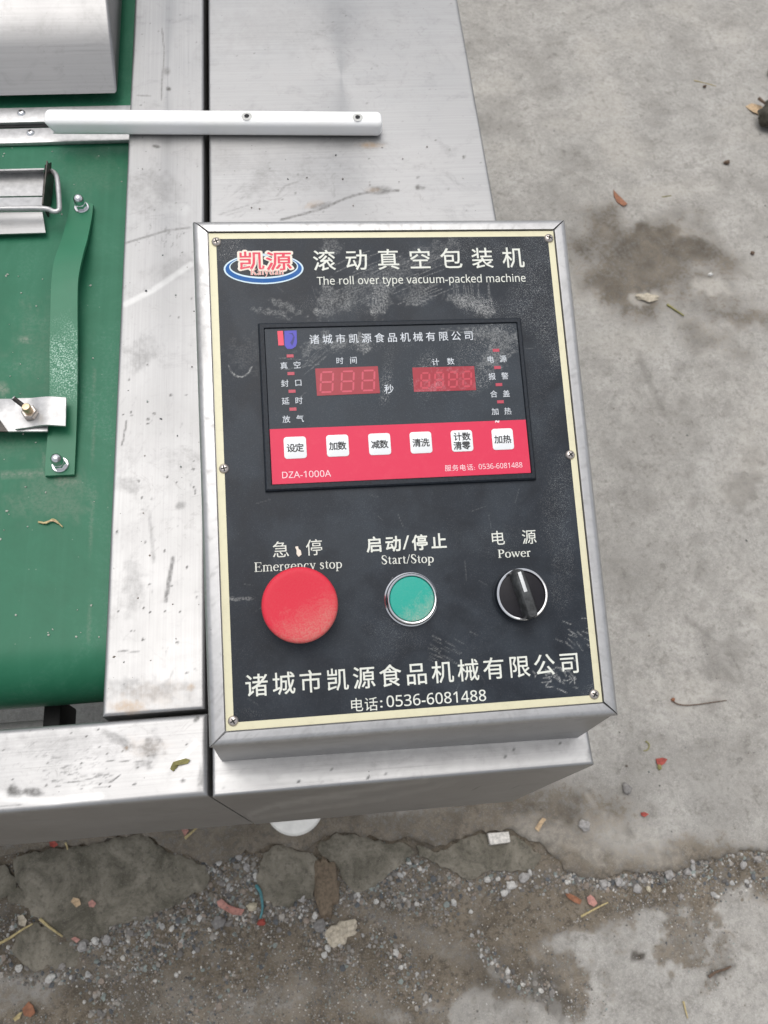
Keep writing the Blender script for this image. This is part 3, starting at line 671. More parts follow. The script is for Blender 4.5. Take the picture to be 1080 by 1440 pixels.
# cabinet under the control box
cb = px_paint(strokes=[([(395, 309), (430, 300), (460, 291), (478, 282), (497, 275), (515, 271), (533, 269), (560, 268)], 1.6, .65, .7), ([(440, 291), (465, 287)], 3.5, .45, .8), ([(308, 372 - 70), (360, 285), (395, 279)], 1, .3, .8),
                       ([(300, 240), (380, 232), (450, 250), (510, 255)], 6, .12, .8), ([(335, 190), (430, 210), (500, 240)], 3, .12, .8), ([(390, 275), (400, 262), (420, 255)], 1.4, .35, .6)] + hair(24, 310, 400, 260, 308, 16, 30, .8, .25) + hair(30, 330, 560, 215, 300, 22, -20, .7, .16),
              blobs=[(533, 268, 14, 6, 0, .6, .8), (588, 264, 4, 3, 0, .8, .5), (594, 264, 4, 2, 0, .5, .5), (587, 250, 2, 1.6, 0, .6, .3), (652, 221, 2, 2.6, 20, .95, .2), (520, 202, 18, 4, 0, .45, .8), (366, 250, 14, 30, 20, .22, .9), (320, 225, 20, 20, 0, .14, .9), (430, 240, 60, 26, 0, .10, 1.), (400, 40, 90, 30, 0, .12, 1.)] +
              [(rs.uniform(300, 680), rs.uniform(5, 300), rs.uniform(.7, 1.5), rs.uniform(.7, 1.2), rs.uniform(0, 180), .8, .2) for _ in range(36)] + [(rs.uniform(300, 820), rs.uniform(1045, 1110), rs.uniform(.7, 1.7), rs.uniform(.7, 1.3), 0, .8, .2) for _ in range(26)] + [(298, 1094, 4, 5, 0, .6, .5), (828, 1062, 2.5, 8, 0, .5, .7), (590, 1062, 180, 10, -4, .14, 1.)],
              brown=[(522, 204, 16, 3.5, 0, .6, .6), (440, 288, 12, 4, -15, .35, .7), (525, 267, 8, 3, 0, .4, .5)],
              pale=[([(350, 1146), (380, 1134), (440, 1122), (520, 1110), (600, 1098)], 3.0, .6, .45), ([(350, 1146), (356, 1152), (400, 1144), (470, 1134), (540, 1124)], 2.6, .45, .6), ([(470, 1134), (560, 1118), (640, 1100)], 3, .3, .6), ([(395, 1135), (440, 1127), (500, 1120)], 2, .4, .6), ([(300, 1095), (500, 1093), (830, 1066)], 5, .3, .7)])
CZ_ = .285
me = shell(XG + .0030, .1655, .0522, 1.30, TZ - .0002, CZ_, .0022, .0016, cb, lambda x, y: (fbm(x, y, 9, 15, 3) - .5) * .0008, .0014)
link('cabinet', me, 'steel_cabinet', mac)
link('cabinet_floor', from_bm(box_bm(XG + .0045, .164, .054, 1.298, TZ - CZ_ + .001, TZ - CZ_ + .003, 0)), 'steel_lid', mac)
# belt: flat run and end roller
BZ = TZ - .016; RR = .036
q = at(70, 993, BZ)[1]; nn = math.hypot(q, CAM[2] - BZ); YC = q + RR * (q + nn) / (CAM[2] - BZ)
prof = [(1.35 - i * (1.35 - YC) / 260, BZ) for i in range(260)] + [(YC - RR * math.sin(t), BZ - RR + RR * math.cos(t)) for t in np.linspace(0, math.pi, 26)] + [(.6, BZ - 2 * RR), (1.35, BZ - 2 * RR)]
xs = np.concatenate([np.linspace(-.95, -.40, 12)[:-1], np.linspace(-.40, -.1325, 130)])
V = np.array([(x, y, z) for y, z in prof for x in xs]); nx = len(xs); idx = np.arange(len(V)).reshape(-1, nx)
F = np.stack([idx[:-1, :-1], idx[1:, :-1], idx[1:, 1:], idx[:-1, 1:]], -1).reshape(-1, 4)
me = mesh_np(V, F)
bp = px_paint(blobs=[(75, 700, 50, 30, 0, .28, 1.), (90, 676, 22, 8, 0, .6, .7), (35, 478, 7, 4, 0, .9, .4), (5, 548, 8, 8, 0, .8, .7), (5, 620, 40, 20, 0, .18, 1.), (136, 222, 2.5, 3, 0, .6, .2), (60, 500, 40, 60, 0, .15, 1.), (130, 240, 40, 30, 0, .12, 1.)],
              strokes=[([(0, 668), (30, 667), (62, 664)], .8, .7, .4), ([(133, 520), (130, 700), (124, 900)], 1.2, .3, .3), ([(147, 628), (156, 622)], .8, .8, .2), ([(60, 630), (64, 660)], 1.6, .5, .6), ([(20, 420), (60, 440)], 1., .3, .5)])
set_paint(me, bp(V) * (V[:, 2:3] > BZ - .02)); link('conveyor_belt', me, 'belt', mac)
link('roller_axle', from_bm(tube_bm([(-.135, YC, BZ - RR), (-.118, YC, BZ - RR)], .010, 20)), 'dark_steel', mac)
SX = float(at(67, 1012, TZ - .103)[0]); SX2 = float(at(91, 1010, TZ - .10)[0])
link('belt_scraper', from_bm(box_bm(-.95, SX, .092, .128, TZ - .105, TZ - .102, .001)), 'steel_small', mac)
link('belt_scraper_bracket', from_bm(box_bm(SX + .0005, SX2, .092, .14, TZ - .13, TZ - .09, .002)), 'rubber', mac)
# slotted guide rails across the belt
rz = BZ + .0045
def rail(ytop, ybot, name):
    y1 = at(90, ytop, rz)[1]; y0 = at(90, ybot, rz)[1]
    return link(name, from_bm(box_bm(-.95, -.1465, y0, y1, BZ + .0005, rz, .0009)), 'steel_small', mac)
r1 = rail(149.5, 170, 'guide_rail'); r2 = rail(178.5, 199, 'guide_rail')
link('rail_slot_dark', from_bm(box_bm(-.95, -.147, at(90, 179, BZ)[1], at(90, 169, BZ)[1], BZ + .0004, BZ + .0012, 0)), 'rubber', mac)  # black strip on the belt paints in the dark of the slot between the rails
rivet = from_bm(lathe_bm([(0, .0022), (.0014, .0021), (.0028, .0014), (.0036, 0)], 24)); hole = None
for (x, y, r) in ((30, 159, r1), (43, 187, r2)):
    p = at(x, y, rz); link('rivet', rivet, 'bright', r, Matrix.Translation((p[0], p[1], rz)))
    link('rivet_core', from_bm(lathe_bm([(0, .0024), (.0012, .0023), (.0013, .0015)], 16)) if hole is None else hole, 'dark_steel', r, Matrix.Translation((p[0], p[1], rz)))
# vacuum chamber lid
XL = -.158
def zAt(px, py, X):     # height at which the pixel's ray meets the plane x = X
    d = ray(px, py); t = (X - CAM[0]) / d[0]; return CAM + t * d
pl, pc, pt = zAt(173, 130.5, XL), zAt(159.5, 72, XL), zAt(152, 0, XL)
print('lid', pl, pc, pt)
lz0 = BZ + .012
pl = np.array([XL, at(173, 130.5, lz0)[1], lz0])
prof = [(pl[1], pl[2]), (pc[1], pc[2]), (pt[1], pt[2]), (pt[1] + .9, pt[2] + .02), (pt[1] + .9, lz0)]
bm = bmesh.new(); L = [bm.verts.new((-.95, y, z)) for y, z in prof]; Rr = [bm.verts.new((XL - max(0, z - lz0) * .0, y, z)) for y, z in prof]
for i in range(5): bm.faces.new((L[i], L[(i + 1) % 5], Rr[(i + 1) % 5], Rr[i]))
bm.faces.new(L[::-1]); bm.faces.new(Rr)
bmesh.ops.bevel(bm, geom=[e for e in bm.edges if all(abs(v.co.y - pc[1]) < 1e-5 for v in e.verts)], offset=.005, segments=5, profile=.5, affect='EDGES')
bmesh.ops.bevel(bm, geom=[e for e in bm.edges if all(abs(v.co.x - XL) < 1e-4 for v in e.verts)], offset=.003, segments=3, profile=.5, affect='EDGES')
bmesh.ops.triangulate(bm, faces=[f for f in bm.faces if len(f.verts) > 4])
me = from_bm(bm); link('chamber_lid', me, 'steel_lid', mac)

# green strap with dome nuts
def ribbon(left, right, zs, th, mat_, name, parent, nacross=10, lateral=0.):
    Lp = [at(x, y, z) for (x, y), z in zip(left, zs)]; Rp = [at(x, y, z) for (x, y), z in zip(right, zs)]
    Lp, Rp = smooth_path(Lp, 10), smooth_path(Rp, 10); V = []
    for a, b in zip(Lp, Rp):
        for k in range(nacross + 1): V.append(a + (b - a) * k / nacross)
    n1_ = len(V); V += [v - np.array((0, 0, th)) for v in V]; w_ = nacross + 1; F = []
    for i in range(len(Lp) - 1):
        for k in range(nacross):
            q = [i * w_ + k, i * w_ + k + 1, (i + 1) * w_ + k + 1, (i + 1) * w_ + k]; F.append(q); F.append([n1_ + j for j in q[::-1]])
        for k, s in ((0, 1), (nacross, -1)):
            q = [i * w_ + k, (i + 1) * w_ + k, n1_ + (i + 1) * w_ + k, n1_ + i * w_ + k]; F.append(q[::s])
    for i in (0, len(Lp) - 1):
        for k in range(nacross): F.append([i * w_ + k, i * w_ + k + 1, n1_ + i * w_ + k + 1, n1_ + i * w_ + k][::1 if i == 0 else -1])
    me = mesh_np(V, F); me.set_sharp_from_angle(angle=math.radians(45)); X, Y = proj(np.array(V))
    set_paint(me, np.stack([blob(X, Y, 92, 515, 26, 48, 0, .5, .06, 5, .6) * .9, X * 0, X * 0], -1))
    return link(name, me, mat_, parent)
strap = ribbon([(100, 277), (96, 300), (87, 335), (77, 363), (72.5, 392), (71, 430), (70, 490), (69.5, 560), (67, 610), (64, 648), (63.5, 669)],
               [(131, 287), (129, 305), (123, 335), (117, 357), (111, 385), (109, 413), (109, 490), (108.5, 560), (107, 610), (105.5, 645), (104.5, 667)],
               [BZ + .0045, BZ + .0055, BZ + .010, BZ + .015, BZ + .016, BZ + .015, BZ + .012, BZ + .009, BZ + .006, BZ + .0045, BZ + .004], .0028, 'strap', 'belt_strap', mac)
washer = from_bm(lathe_bm([(.0022, .0012), (.0058, .0012), (.0062, .0008), (.0062, 0), (.0022, 0)], 32))
hexn = lathe_bm([(.0, 0), (.0050, 0), (.0050, .0045), (.0042, .0050), (0, .0050)], 6); hexn = from_bm(hexn, True, 30)
dome = from_bm(lathe_bm([(.0043, 0), (.0044, .002), (.0040, .0045), (.0030, .0062), (.0016, .0071), (0, .0074)], 32))
for x, y, z in ((115, 292, BZ + .0050), (85, 654, BZ + .0044)):
    p = at(x, y, z); T = Matrix.Translation(p.tolist())
    link('washer', washer, 'bright', strap, T); link('nut', hexn, 'bright', strap, T @ Matrix.Translation((0, 0, .0013))); link('dome_cap', dome, 'bright', strap, T @ Matrix.Translation((0, 0, .0062)))
# bent bracket plate on the strap with locking bolt
lz = BZ + .0115
low = prism_bm([at(x, y, lz)[:2] for x, y in ((-60, 606), (12, 606.5), (67, 606.5), (67, 560), (-60, 561))], lz - .0015, lz, .0003)
# dark rubber wedge cuts across the left end
lowo = link('lower_bracket', from_bm(low), 'steel_small', mac)
dk = prism_bm([at(x, y, lz + .001)[:2] for x, y in ((-60, 607), (11.5, 607), (-2, 588), (-60, 588))], lz + .0001, lz + .0012, .0002)
link('bracket_cover', from_bm(dk), 'dark_steel', mac)
up = ribbon([(21.5, 560), (33, 559.8), (45, 559.5), (56, 558.3), (68, 557.6), (80, 558), (93, 559.2)], [(21, 603.2), (33, 601.8), (45, 599.8), (56, 598), (66, 597.2), (80, 598), (92, 598.8)],
            [lz + .003, lz + .003, lz + .0034, lz + .0050, lz + .0060, lz + .0058, lz + .0052], .0018, 'steel_small', 'upper_bracket', mac)
p = at(43, 582, lz + .004); T = Matrix.Translation(p.tolist())
bolt = link('locking_bolt', from_bm(lathe_bm([(0, 0), (.0058, 0), (.0058, .0035), (.0050, .0042), (0, .0042)], 6), True, 30), 'screw', mac, T)
link('bolt_shank', from_bm(lathe_bm([(.0032, .004), (.0032, .0098), (.0026, .0106), (0, .0108)], 24)), 'brass', bolt, T)
p1 = at(37, 574, lz + .010); p2 = at(19, 560, lz + .016)
link('locking_pin', from_bm(tube_bm([p1, p1 + (p2 - p1) * .92, p2], [.0017, .0017, .0015], 14)), 'dark_steel', bolt)
link('pin_tip', from_bm(tube_bm([p2, p2 + (p2 - p1) * .06], [.0019, .0018], 14)), 'steel_small', bolt)
# bag clamp at the left edge
cz = BZ + .018
def pq(*a): return at(*a)
bmx = bmesh.new()
def quadplate(corners, th):
    vs = [bmx.verts.new(c) for c in corners]; c = [Vector(v) for v in corners]; n_ = (c[1] - c[0]).cross(c[3] - c[0]).normalized() * th
    lo = [bmx.verts.new(Vector(v) - n_) for v in corners]; bmx.faces.new(vs); bmx.faces.new(lo[::-1])
    for i in range(4): bmx.faces.new((vs[i], lo[i], lo[(i + 1) % 4], vs[(i + 1) % 4]))
quadplate([pq(-60, 277, BZ + .004), pq(60, 275, BZ + .004), pq(62, 243, BZ + .004), pq(-60, 246, BZ + .004)], .0015)
quadplate([pq(-60, 246, BZ + .004), pq(62, 243, BZ + .004), pq(62, 238.5, BZ + .012), pq(-60, 241.5, BZ + .012)], .0012)
quadplate([pq(-60, 291, BZ + .013), pq(60, 289, BZ + .013), pq(60, 277, BZ + .012), pq(-60, 279, BZ + .012)], .0015)
clamp = link('bag_clamp', from_bm(bmx), 'steel_small', mac)
bmx = bmesh.new(); quadplate([pq(-60, 331, BZ + .006), pq(64, 327, BZ + .006), pq(59.5, 298, BZ + .008), pq(-60, 299, BZ + .008)], .0015); link('clamp_jaw', from_bm(bmx), 'steel_top', clamp)
bmx = bmesh.new(); quadplate([pq(58.5, 286, BZ + .003), pq(72, 286, BZ + .003), pq(72, 228, BZ + .006), pq(63, 232, BZ + .020)], .001); link('clamp_end_plate', from_bm(bmx), 'dark_steel', clamp)
a0, a1 = pq(67, 226, BZ + .024), pq(60.5, 287, BZ + .017); bmx = bmesh.new(); quadplate([a0, a1, a1 + np.array((.0002, 0, -.015)), a0 + np.array((.0002, 0, -.018))], .0011); link('clamp_blade', from_bm(bmx), 'dark_steel', clamp)
rod = smooth_path([pq(68, 240, cz - .006), pq(75, 242, cz - .003), pq(80, 249, cz), pq(82, 265, cz), pq(83.5, 288, cz), pq(82.5, 296, cz), pq(76, 297.5, cz), pq(67, 294, cz), pq(50, 293, cz), pq(0, 293.5, cz), pq(-60, 295, cz)], 7)
link('clamp_rod', from_bm(tube_bm(rod, .0021, 14)), 'steel_small', clamp)
# legs and feet
for k, (x, y) in enumerate(((.062, .125), (.12, 1.2), (-.85, .125), (-.85, 1.2))):
    fp = at(414, 1131, SZ + .018) if k == 0 else (x, y)
    x, y = float(fp[0]), float(fp[1])
    leg = link('leg', from_bm(lathe_bm([(0, .0), (.009, 0), (.009, TZ - CZ_ - SZ + .002), (0, TZ - CZ_ - SZ + .002)], 20)), 'dark_steel', mac, Matrix.Translation((x, y, SZ + .012)))
    link('foot_pad', from_bm(lathe_bm([(0, 0), (.041, 0), (.042, .004), (.042, .014), (.039, .018), (.012, .021), (0, .021)], 48)), 'white_foot', leg, Matrix.Translation((x, y, SZ)))

# ------------------------------------------------------------ control box
fo = [pan(270, 312), pan(796.5, 305.7), pan(869.5, 1006), pan(294.3, 1053)]       # outer frame corners TL TR BR BL
TL, TR, BR, BL = fo; print('frame', fo)
L_ = (TL[0] + BL[0]) / 2; R_ = (TR[0] + BR[0]) / 2; T_ = (TL[1] + TR[1]) / 2; B_ = (BL[1] + BR[1]) / 2
g_ = .0006
strips = {'left': [(L_, B_), (g_ * -1, 0), (g_ * -1, PH), (L_, T_)], 'right': [(PW + g_, 0), (R_, B_), (R_, T_), (PW + g_, PH)],
          'top': [(L_, T_), (0, PH + g_), (PW, PH + g_), (R_, T_)], 'bottom': [(L_, B_), (R_, B_), (PW, -g_), (0, -g_)]}
def wpt(u, v, h=0): return PM @ Vector((u, v, h))
# shell of the box: walls from under the frame down to the cabinet top
feet = {'BL': (-.0713, .0731), 'BR': (.1588, .0696)}
topc = [wpt(L_ + .0008, T_ - .0008, -.003), wpt(R_ - .0008, T_ - .0008, -.003), wpt(R_ - .0008, B_ + .0008, -.003), wpt(L_ + .0008, B_ + .0008, -.003)]
bot = [Vector((topc[0].x, topc[0].y, TZ - .0001)), Vector((topc[1].x, topc[1].y, TZ - .0001)), Vector((feet['BR'][0], feet['BR'][1], TZ - .0001)), Vector((max(feet['BL'][0], -.0765), feet['BL'][1], TZ - .0001))]
bm = bmesh.new(); tv = [bm.verts.new(v) for v in topc]; bv = [bm.verts.new(v) for v in bot]
bm.faces.new(tv)
for i in range(4): bm.faces.new((tv[i], bv[i], bv[(i + 1) % 4], tv[(i + 1) % 4]))
bmesh.ops.bevel(bm, geom=[e for e in bm.edges if any(v in tv for v in e.verts) and any(v in bv for v in e.verts)], offset=.0012, segments=2, affect='EDGES')
cbox = link('control_box', from_bm(bm), 'steel_top', mac)
def strip_mesh(poly, outer):
    n_ = len(poly); s = .00025
    c = np.mean(poly, axis=0); bm = bmesh.new()
    # shrink mitre ends a hair so the seam reads
    pts = [tuple(np.array(p) + (c - np.array(p)) / np.linalg.norm(c - np.array(p)) * s) for p in poly]
    prism_bm(pts, -.006, .0012, 0, bm=bm)
    out = [e for e in bm.edges if all(abs((v.co.x if outer[0] == 'x' else v.co.y) - outer[1]) < .0006 and v.co.z > 0 for v in e.verts)]
    bmesh.ops.bevel(bm, geom=out, offset=.0042, segments=6, profile=.5, affect='EDGES', clamp_overlap=False)
    bmesh.ops.subdivide_edges(bm, edges=[e for e in bm.edges if e.calc_length() > .1], cuts=160, use_grid_fill=True)
    me = from_bm(bm, True, 35); return me
def frame_paint(me):
    co = np.array([v.co[:] for v in me.vertices]); W = np.array([(PM @ v.co)[:] for v in me.vertices]); X, Y = proj(W)
    R = blob(X, Y, 280, 440, 7, 90, 0, .9, .12, 3, .5) * .3; R = np.maximum(R, sstep(.62, .8, fbm(X, Y, .35, 5, 3)) * .28); 
    R = np.maximum(R, stroke(X, Y, [(296, 988), (316, 972)], 1.4, 1, .2) * .4); set_paint(me, np.stack([R, R * .0, R * 0], -1))
for k, outer in (('left', ('x', L_)), ('right', ('x', R_)), ('top', ('y', T_)), ('bottom', ('y', B_))):
    me = strip_mesh(strips[k], outer); frame_paint(me); link('frame_strip', me, 'steel_frame', cbox, PM)

# ------------------------------------------------------------ name plate
plate = link('name_plate', from_bm(box_bm(0, PW, 0, PH, -.0014, 0, .0002)), 'cream', mac, PM)
fin = [pan(302.5, 337.5), pan(778, 342), pan(832.5, 975), pan(323.5, 1016)]
# black printed field with the corners cut for the screws
bx0, bx1, by0, by1 = .0043, PW - .0040, .0043, PH - .0037
fx = np.linspace(bx0, bx1, 360); fy = np.linspace(by0, by1, 490); gx, gy = np.meshgrid(fx, fy)
V = np.stack([gx, gy, np.full_like(gx, .00012)], -1).reshape(-1, 3); idx = np.arange(len(V)).reshape(490, 360)
F = np.stack([idx[:-1, :-1], idx[:-1, 1:], idx[1:, 1:], idx[1:, :-1]], -1).reshape(-1, 4)
me = mesh_np(V, F)
def to_world(V): return V @ _R.T + _O
def dust_paint(V):
    X, Y = proj(to_world(V)); k = lambda *a, **q: blob(X, Y, *a, **q); r = random.Random(5)
    R = np.zeros(len(V)); n1 = fbm(X, Y, .02, 2, 5); n2 = fbm(X, Y, .12, 4, 4)
    for cx, cy, rx, ry, a, s in [(462, 420, 12, 22, 0, .45), (450, 438, 8, 5, -20, .8), (405, 432, 22, 5, 25, .45), (380, 440, 20, 5, 10, .45), (490, 425, 16, 9, -20, .5), (535, 415, 14, 26, 8, .55), (528, 435, 6, 6, 0, .8), (590, 422, 16, 7, -20, .6), (585, 410, 20, 10, -20, .3),
                                 (655, 425, 22, 8, 20, .6), (682, 435, 12, 8, 30, .7), (470, 345, 14, 10, 0, .4), (350, 500, 26, 22, 0, .12), (560, 380, 90, 14, -28, .25), (500, 400, 30, 6, -40, .3)]:
        R = np.maximum(R, k(cx, cy, rx, ry, a, rough=1.1, scale=.18, seed=int(cx), soft=.35) * s * .75 * (.35 + n2))
    st = []
    for _ in range(34): x, y = r.uniform(470, 600), r.uniform(370, 430); st.append(([(x, y), (x + 26, y - 12), (x + 48, y - 20)], .7, .38))
    for _ in range(14): x, y = r.uniform(520, 545), r.uniform(395, 420); st.append(([(x, y), (x + r.uniform(-3, 3), y + 22)], .7, .6))
    for _ in range(12): x = r.uniform(635, 695); st.append(([(x, 398 + r.uniform(-4, 4)), (x + r.uniform(-2, 6), 430)], .7, .35))
    for i in range(9): a = math.radians(20 + i * 16); st.append(([(338 + 17 * math.cos(a), 508 + 22 * math.sin(a)), (338 + 17 * math.cos(a + .3), 508 + 22 * math.sin(a + .3))], 1.1, .75 if i < 7 else .3))
    for _ in range(24): x, y = r.gauss(784, 16), r.gauss(955, 9); a = r.uniform(-.6, 1.6); l = r.uniform(5, 16); st.append(([(x, y), (x + l * .5, y + l * .5 * math.sin(a)), (x + l * math.cos(a), y + l * math.sin(a))], .8, .75))
    for _ in range(20): x, y = r.gauss(812, 14), r.gauss(895, 14); a = r.uniform(.0, 1.0); l = r.uniform(6, 18); st.append(([(x, y), (x + l * math.cos(a), y + l * math.sin(a))], .7, .5))
    for _ in range(26): x, y = r.uniform(600, 660), r.gauss(915, 10); st.append(([(x, y), (x + 12, y + 6)], .6, .25))
    for _ in range(16): x, y = r.uniform(550, 570), r.uniform(300, 320) + 510; st.append(([(x, y), (x - 3, y + 9)], .7, .35))
    for _ in range(46): x, y = r.uniform(330, 800), r.uniform(350, 1000); a = r.uniform(0, 3.1); l = r.uniform(8, 30); st.append(([(x, y), (x + l * math.cos(a), y + l * math.sin(a))], .5, .16))
    for p, wd, s in st: R = np.maximum(R, stroke(X, Y, p, wd, 3, .4, .4) * s)
    R = np.maximum(R, k(325, 842, 12, 2.5, 4, rough=.8, scale=.3, seed=2) * .4); R = np.maximum(R, k(345, 842, 12, 2, 0, rough=.8, scale=.3, seed=2) * .35)
    # grains of pale dust
    G = np.zeros(len(V))
    for cx, cy, rx, ry, a, s in [(760, 400, 50, 70, 20, .6), (785, 470, 26, 60, 10, .75), (690, 355, 90, 20, 5, .55), (470, 430, 70, 14, 5, .5), (672, 428, 32, 14, 15, 1.), (765, 560, 26, 90, 0, .2), (785, 720, 22, 60, 0, .5), (790, 800, 16, 60, 0, .45), (690, 760, 60, 26, 0, .25),
                                 (345, 1005, 30, 10, 0, .3), (320, 350, 22, 18, 0, .9), (840, 980, 22, 22, 0, .6), (550, 900, 60, 30, 0, .25), (760, 440, 60, 20, 0, .6), (400, 930, 90, 60, 0, .08)]:
        G = np.maximum(G, k(cx, cy, rx, ry, a, rough=.6, scale=.03, seed=int(cy), soft=.6) * s)
    G = np.maximum(G, .04 + .06 * n1)
    B = sstep(.42, .7, n1) * .55 + k(560, 760, 200, 30, 0, rough=.6, scale=.03, seed=3, soft=.8) * .2
    B = np.maximum(B, stroke(X, Y, [(590, 840), (640, 900), (650, 980)], 10, 5, .7, .05) * .3)
    return np.stack([R, G, B], -1)
set_paint(me, dust_paint(V)); field = link('printed_field', me, 'plate_black', plate, PM)

# lettering --------------------------------------------------
_G = {}
def glyph(s, off=0.0):
    if off > 0:                               # heavier weight: copies shifted a little to all sides
        V0, F0 = glyph(s); off *= .75; n_ = 4 if off < .02 else 8 if off < .05 else 16
        V0 = V0[:, :2]; Vs = [V0 + off * np.array((math.cos(2 * math.pi * (i + .5) / n_), math.sin(2 * math.pi * (i + .5) / n_))) for i in range(n_)] + ([V0 + off * .5 * np.array((math.cos(2 * math.pi * i / 8), math.sin(2 * math.pi * i / 8))) for i in range(8)] if off > .03 else [V0])
        k = len(V0); return np.vstack([np.column_stack([v, np.full(k, i * 2.2e-6)]) for i, v in enumerate(Vs)]), [tuple(j + i * k for j in f) for i in range(len(Vs)) for f in F0]
    key = (s, 0)
    if key not in _G:
        c = bpy.data.curves.new('t', 'FONT'); c.body = s; c.size = 1; c.offset = off; c.resolution_u = 2
        o = bpy.data.objects.new('t', c); me = bpy.data.meshes.new_from_object(o)
        V = np.array([(v.co.x, v.co.y, 0.) for v in me.vertices]); F = [tuple(p.vertices) for p in me.polygons]
        bpy.data.objects.remove(o); bpy.data.meshes.remove(me); bpy.data.curves.remove(c); _G[key] = (V, F)
    return _G[key]
def put_mesh(V, F, name, material, parent, h):
    me = bpy.data.meshes.new('mesh'); me.from_pydata([(float(a), float(b), h + (c if c else 0)) for a, b, c in V], [], F); me.update()
    return link(name, me, material, parent, PM)
def frame_uv(a, b):
    d = np.array(b) - np.array(a); L = np.hypot(*d); x = d / L; return x, np.array((-x[1], x[0])), L
def cjk(chars, c0, c1, size, material, parent, h, off=0., name='lettering', narrow=1., tuples=None):
    """characters with their centres spread evenly from pixel c0 to pixel c1; size in metres"""
    a, b = np.array(pan(*c0, h)), np.array(pan(*c1, h)); n_ = len(chars); VV, FF = [], []
    x, y, L = frame_uv(a, b) if n_ > 1 else (np.array((1., 0)), np.array((0., 1)), 0)
    for i, ch in enumerate(chars):
        if ch == ' ': continue
        V_, F_ = glyph(ch, off); p = a + (b - a) * (i / (n_ - 1) if n_ > 1 else 0); k0 = len(VV)
        for u, v, zz in V_: q = p + x * (u - .5) * size * narrow + y * (v - .38) * size; VV.append((q[0], q[1], zz))
        FF += [tuple(k0 + j for j in f) for f in F_]
    return put_mesh(VV, FF, name, material, parent, h)
SANS = {chr(65 + i): chr(0x1D5A0 + i) for i in range(26)}; SANS.update({chr(97 + i): chr(0x1D5BA + i) for i in range(26)}); SANS.update({chr(48 + i): chr(0x1D7E2 + i) for i in range(10)})
def latin(s, p0, p1, cap, material, parent, h, off=0., name='lettering', capu=.70):
    """string whose ink runs from baseline pixel p0 to p1, capital height cap (m)"""
    a, b = np.array(pan(*p0, h)), np.array(pan(*p1, h)); x, y, L = frame_uv(a, b); V_, F_ = glyph(''.join(SANS.get(c, c) for c in s), off)
    x0, x1 = V_[:, 0].min(), V_[:, 0].max(); VV = []
    for u, v, zz in V_: q = a + x * (u - x0) / (x1 - x0) * L + y * v / capu * cap; VV.append((q[0], q[1], zz))
    return put_mesh(VV, F_, name, material, parent, h)
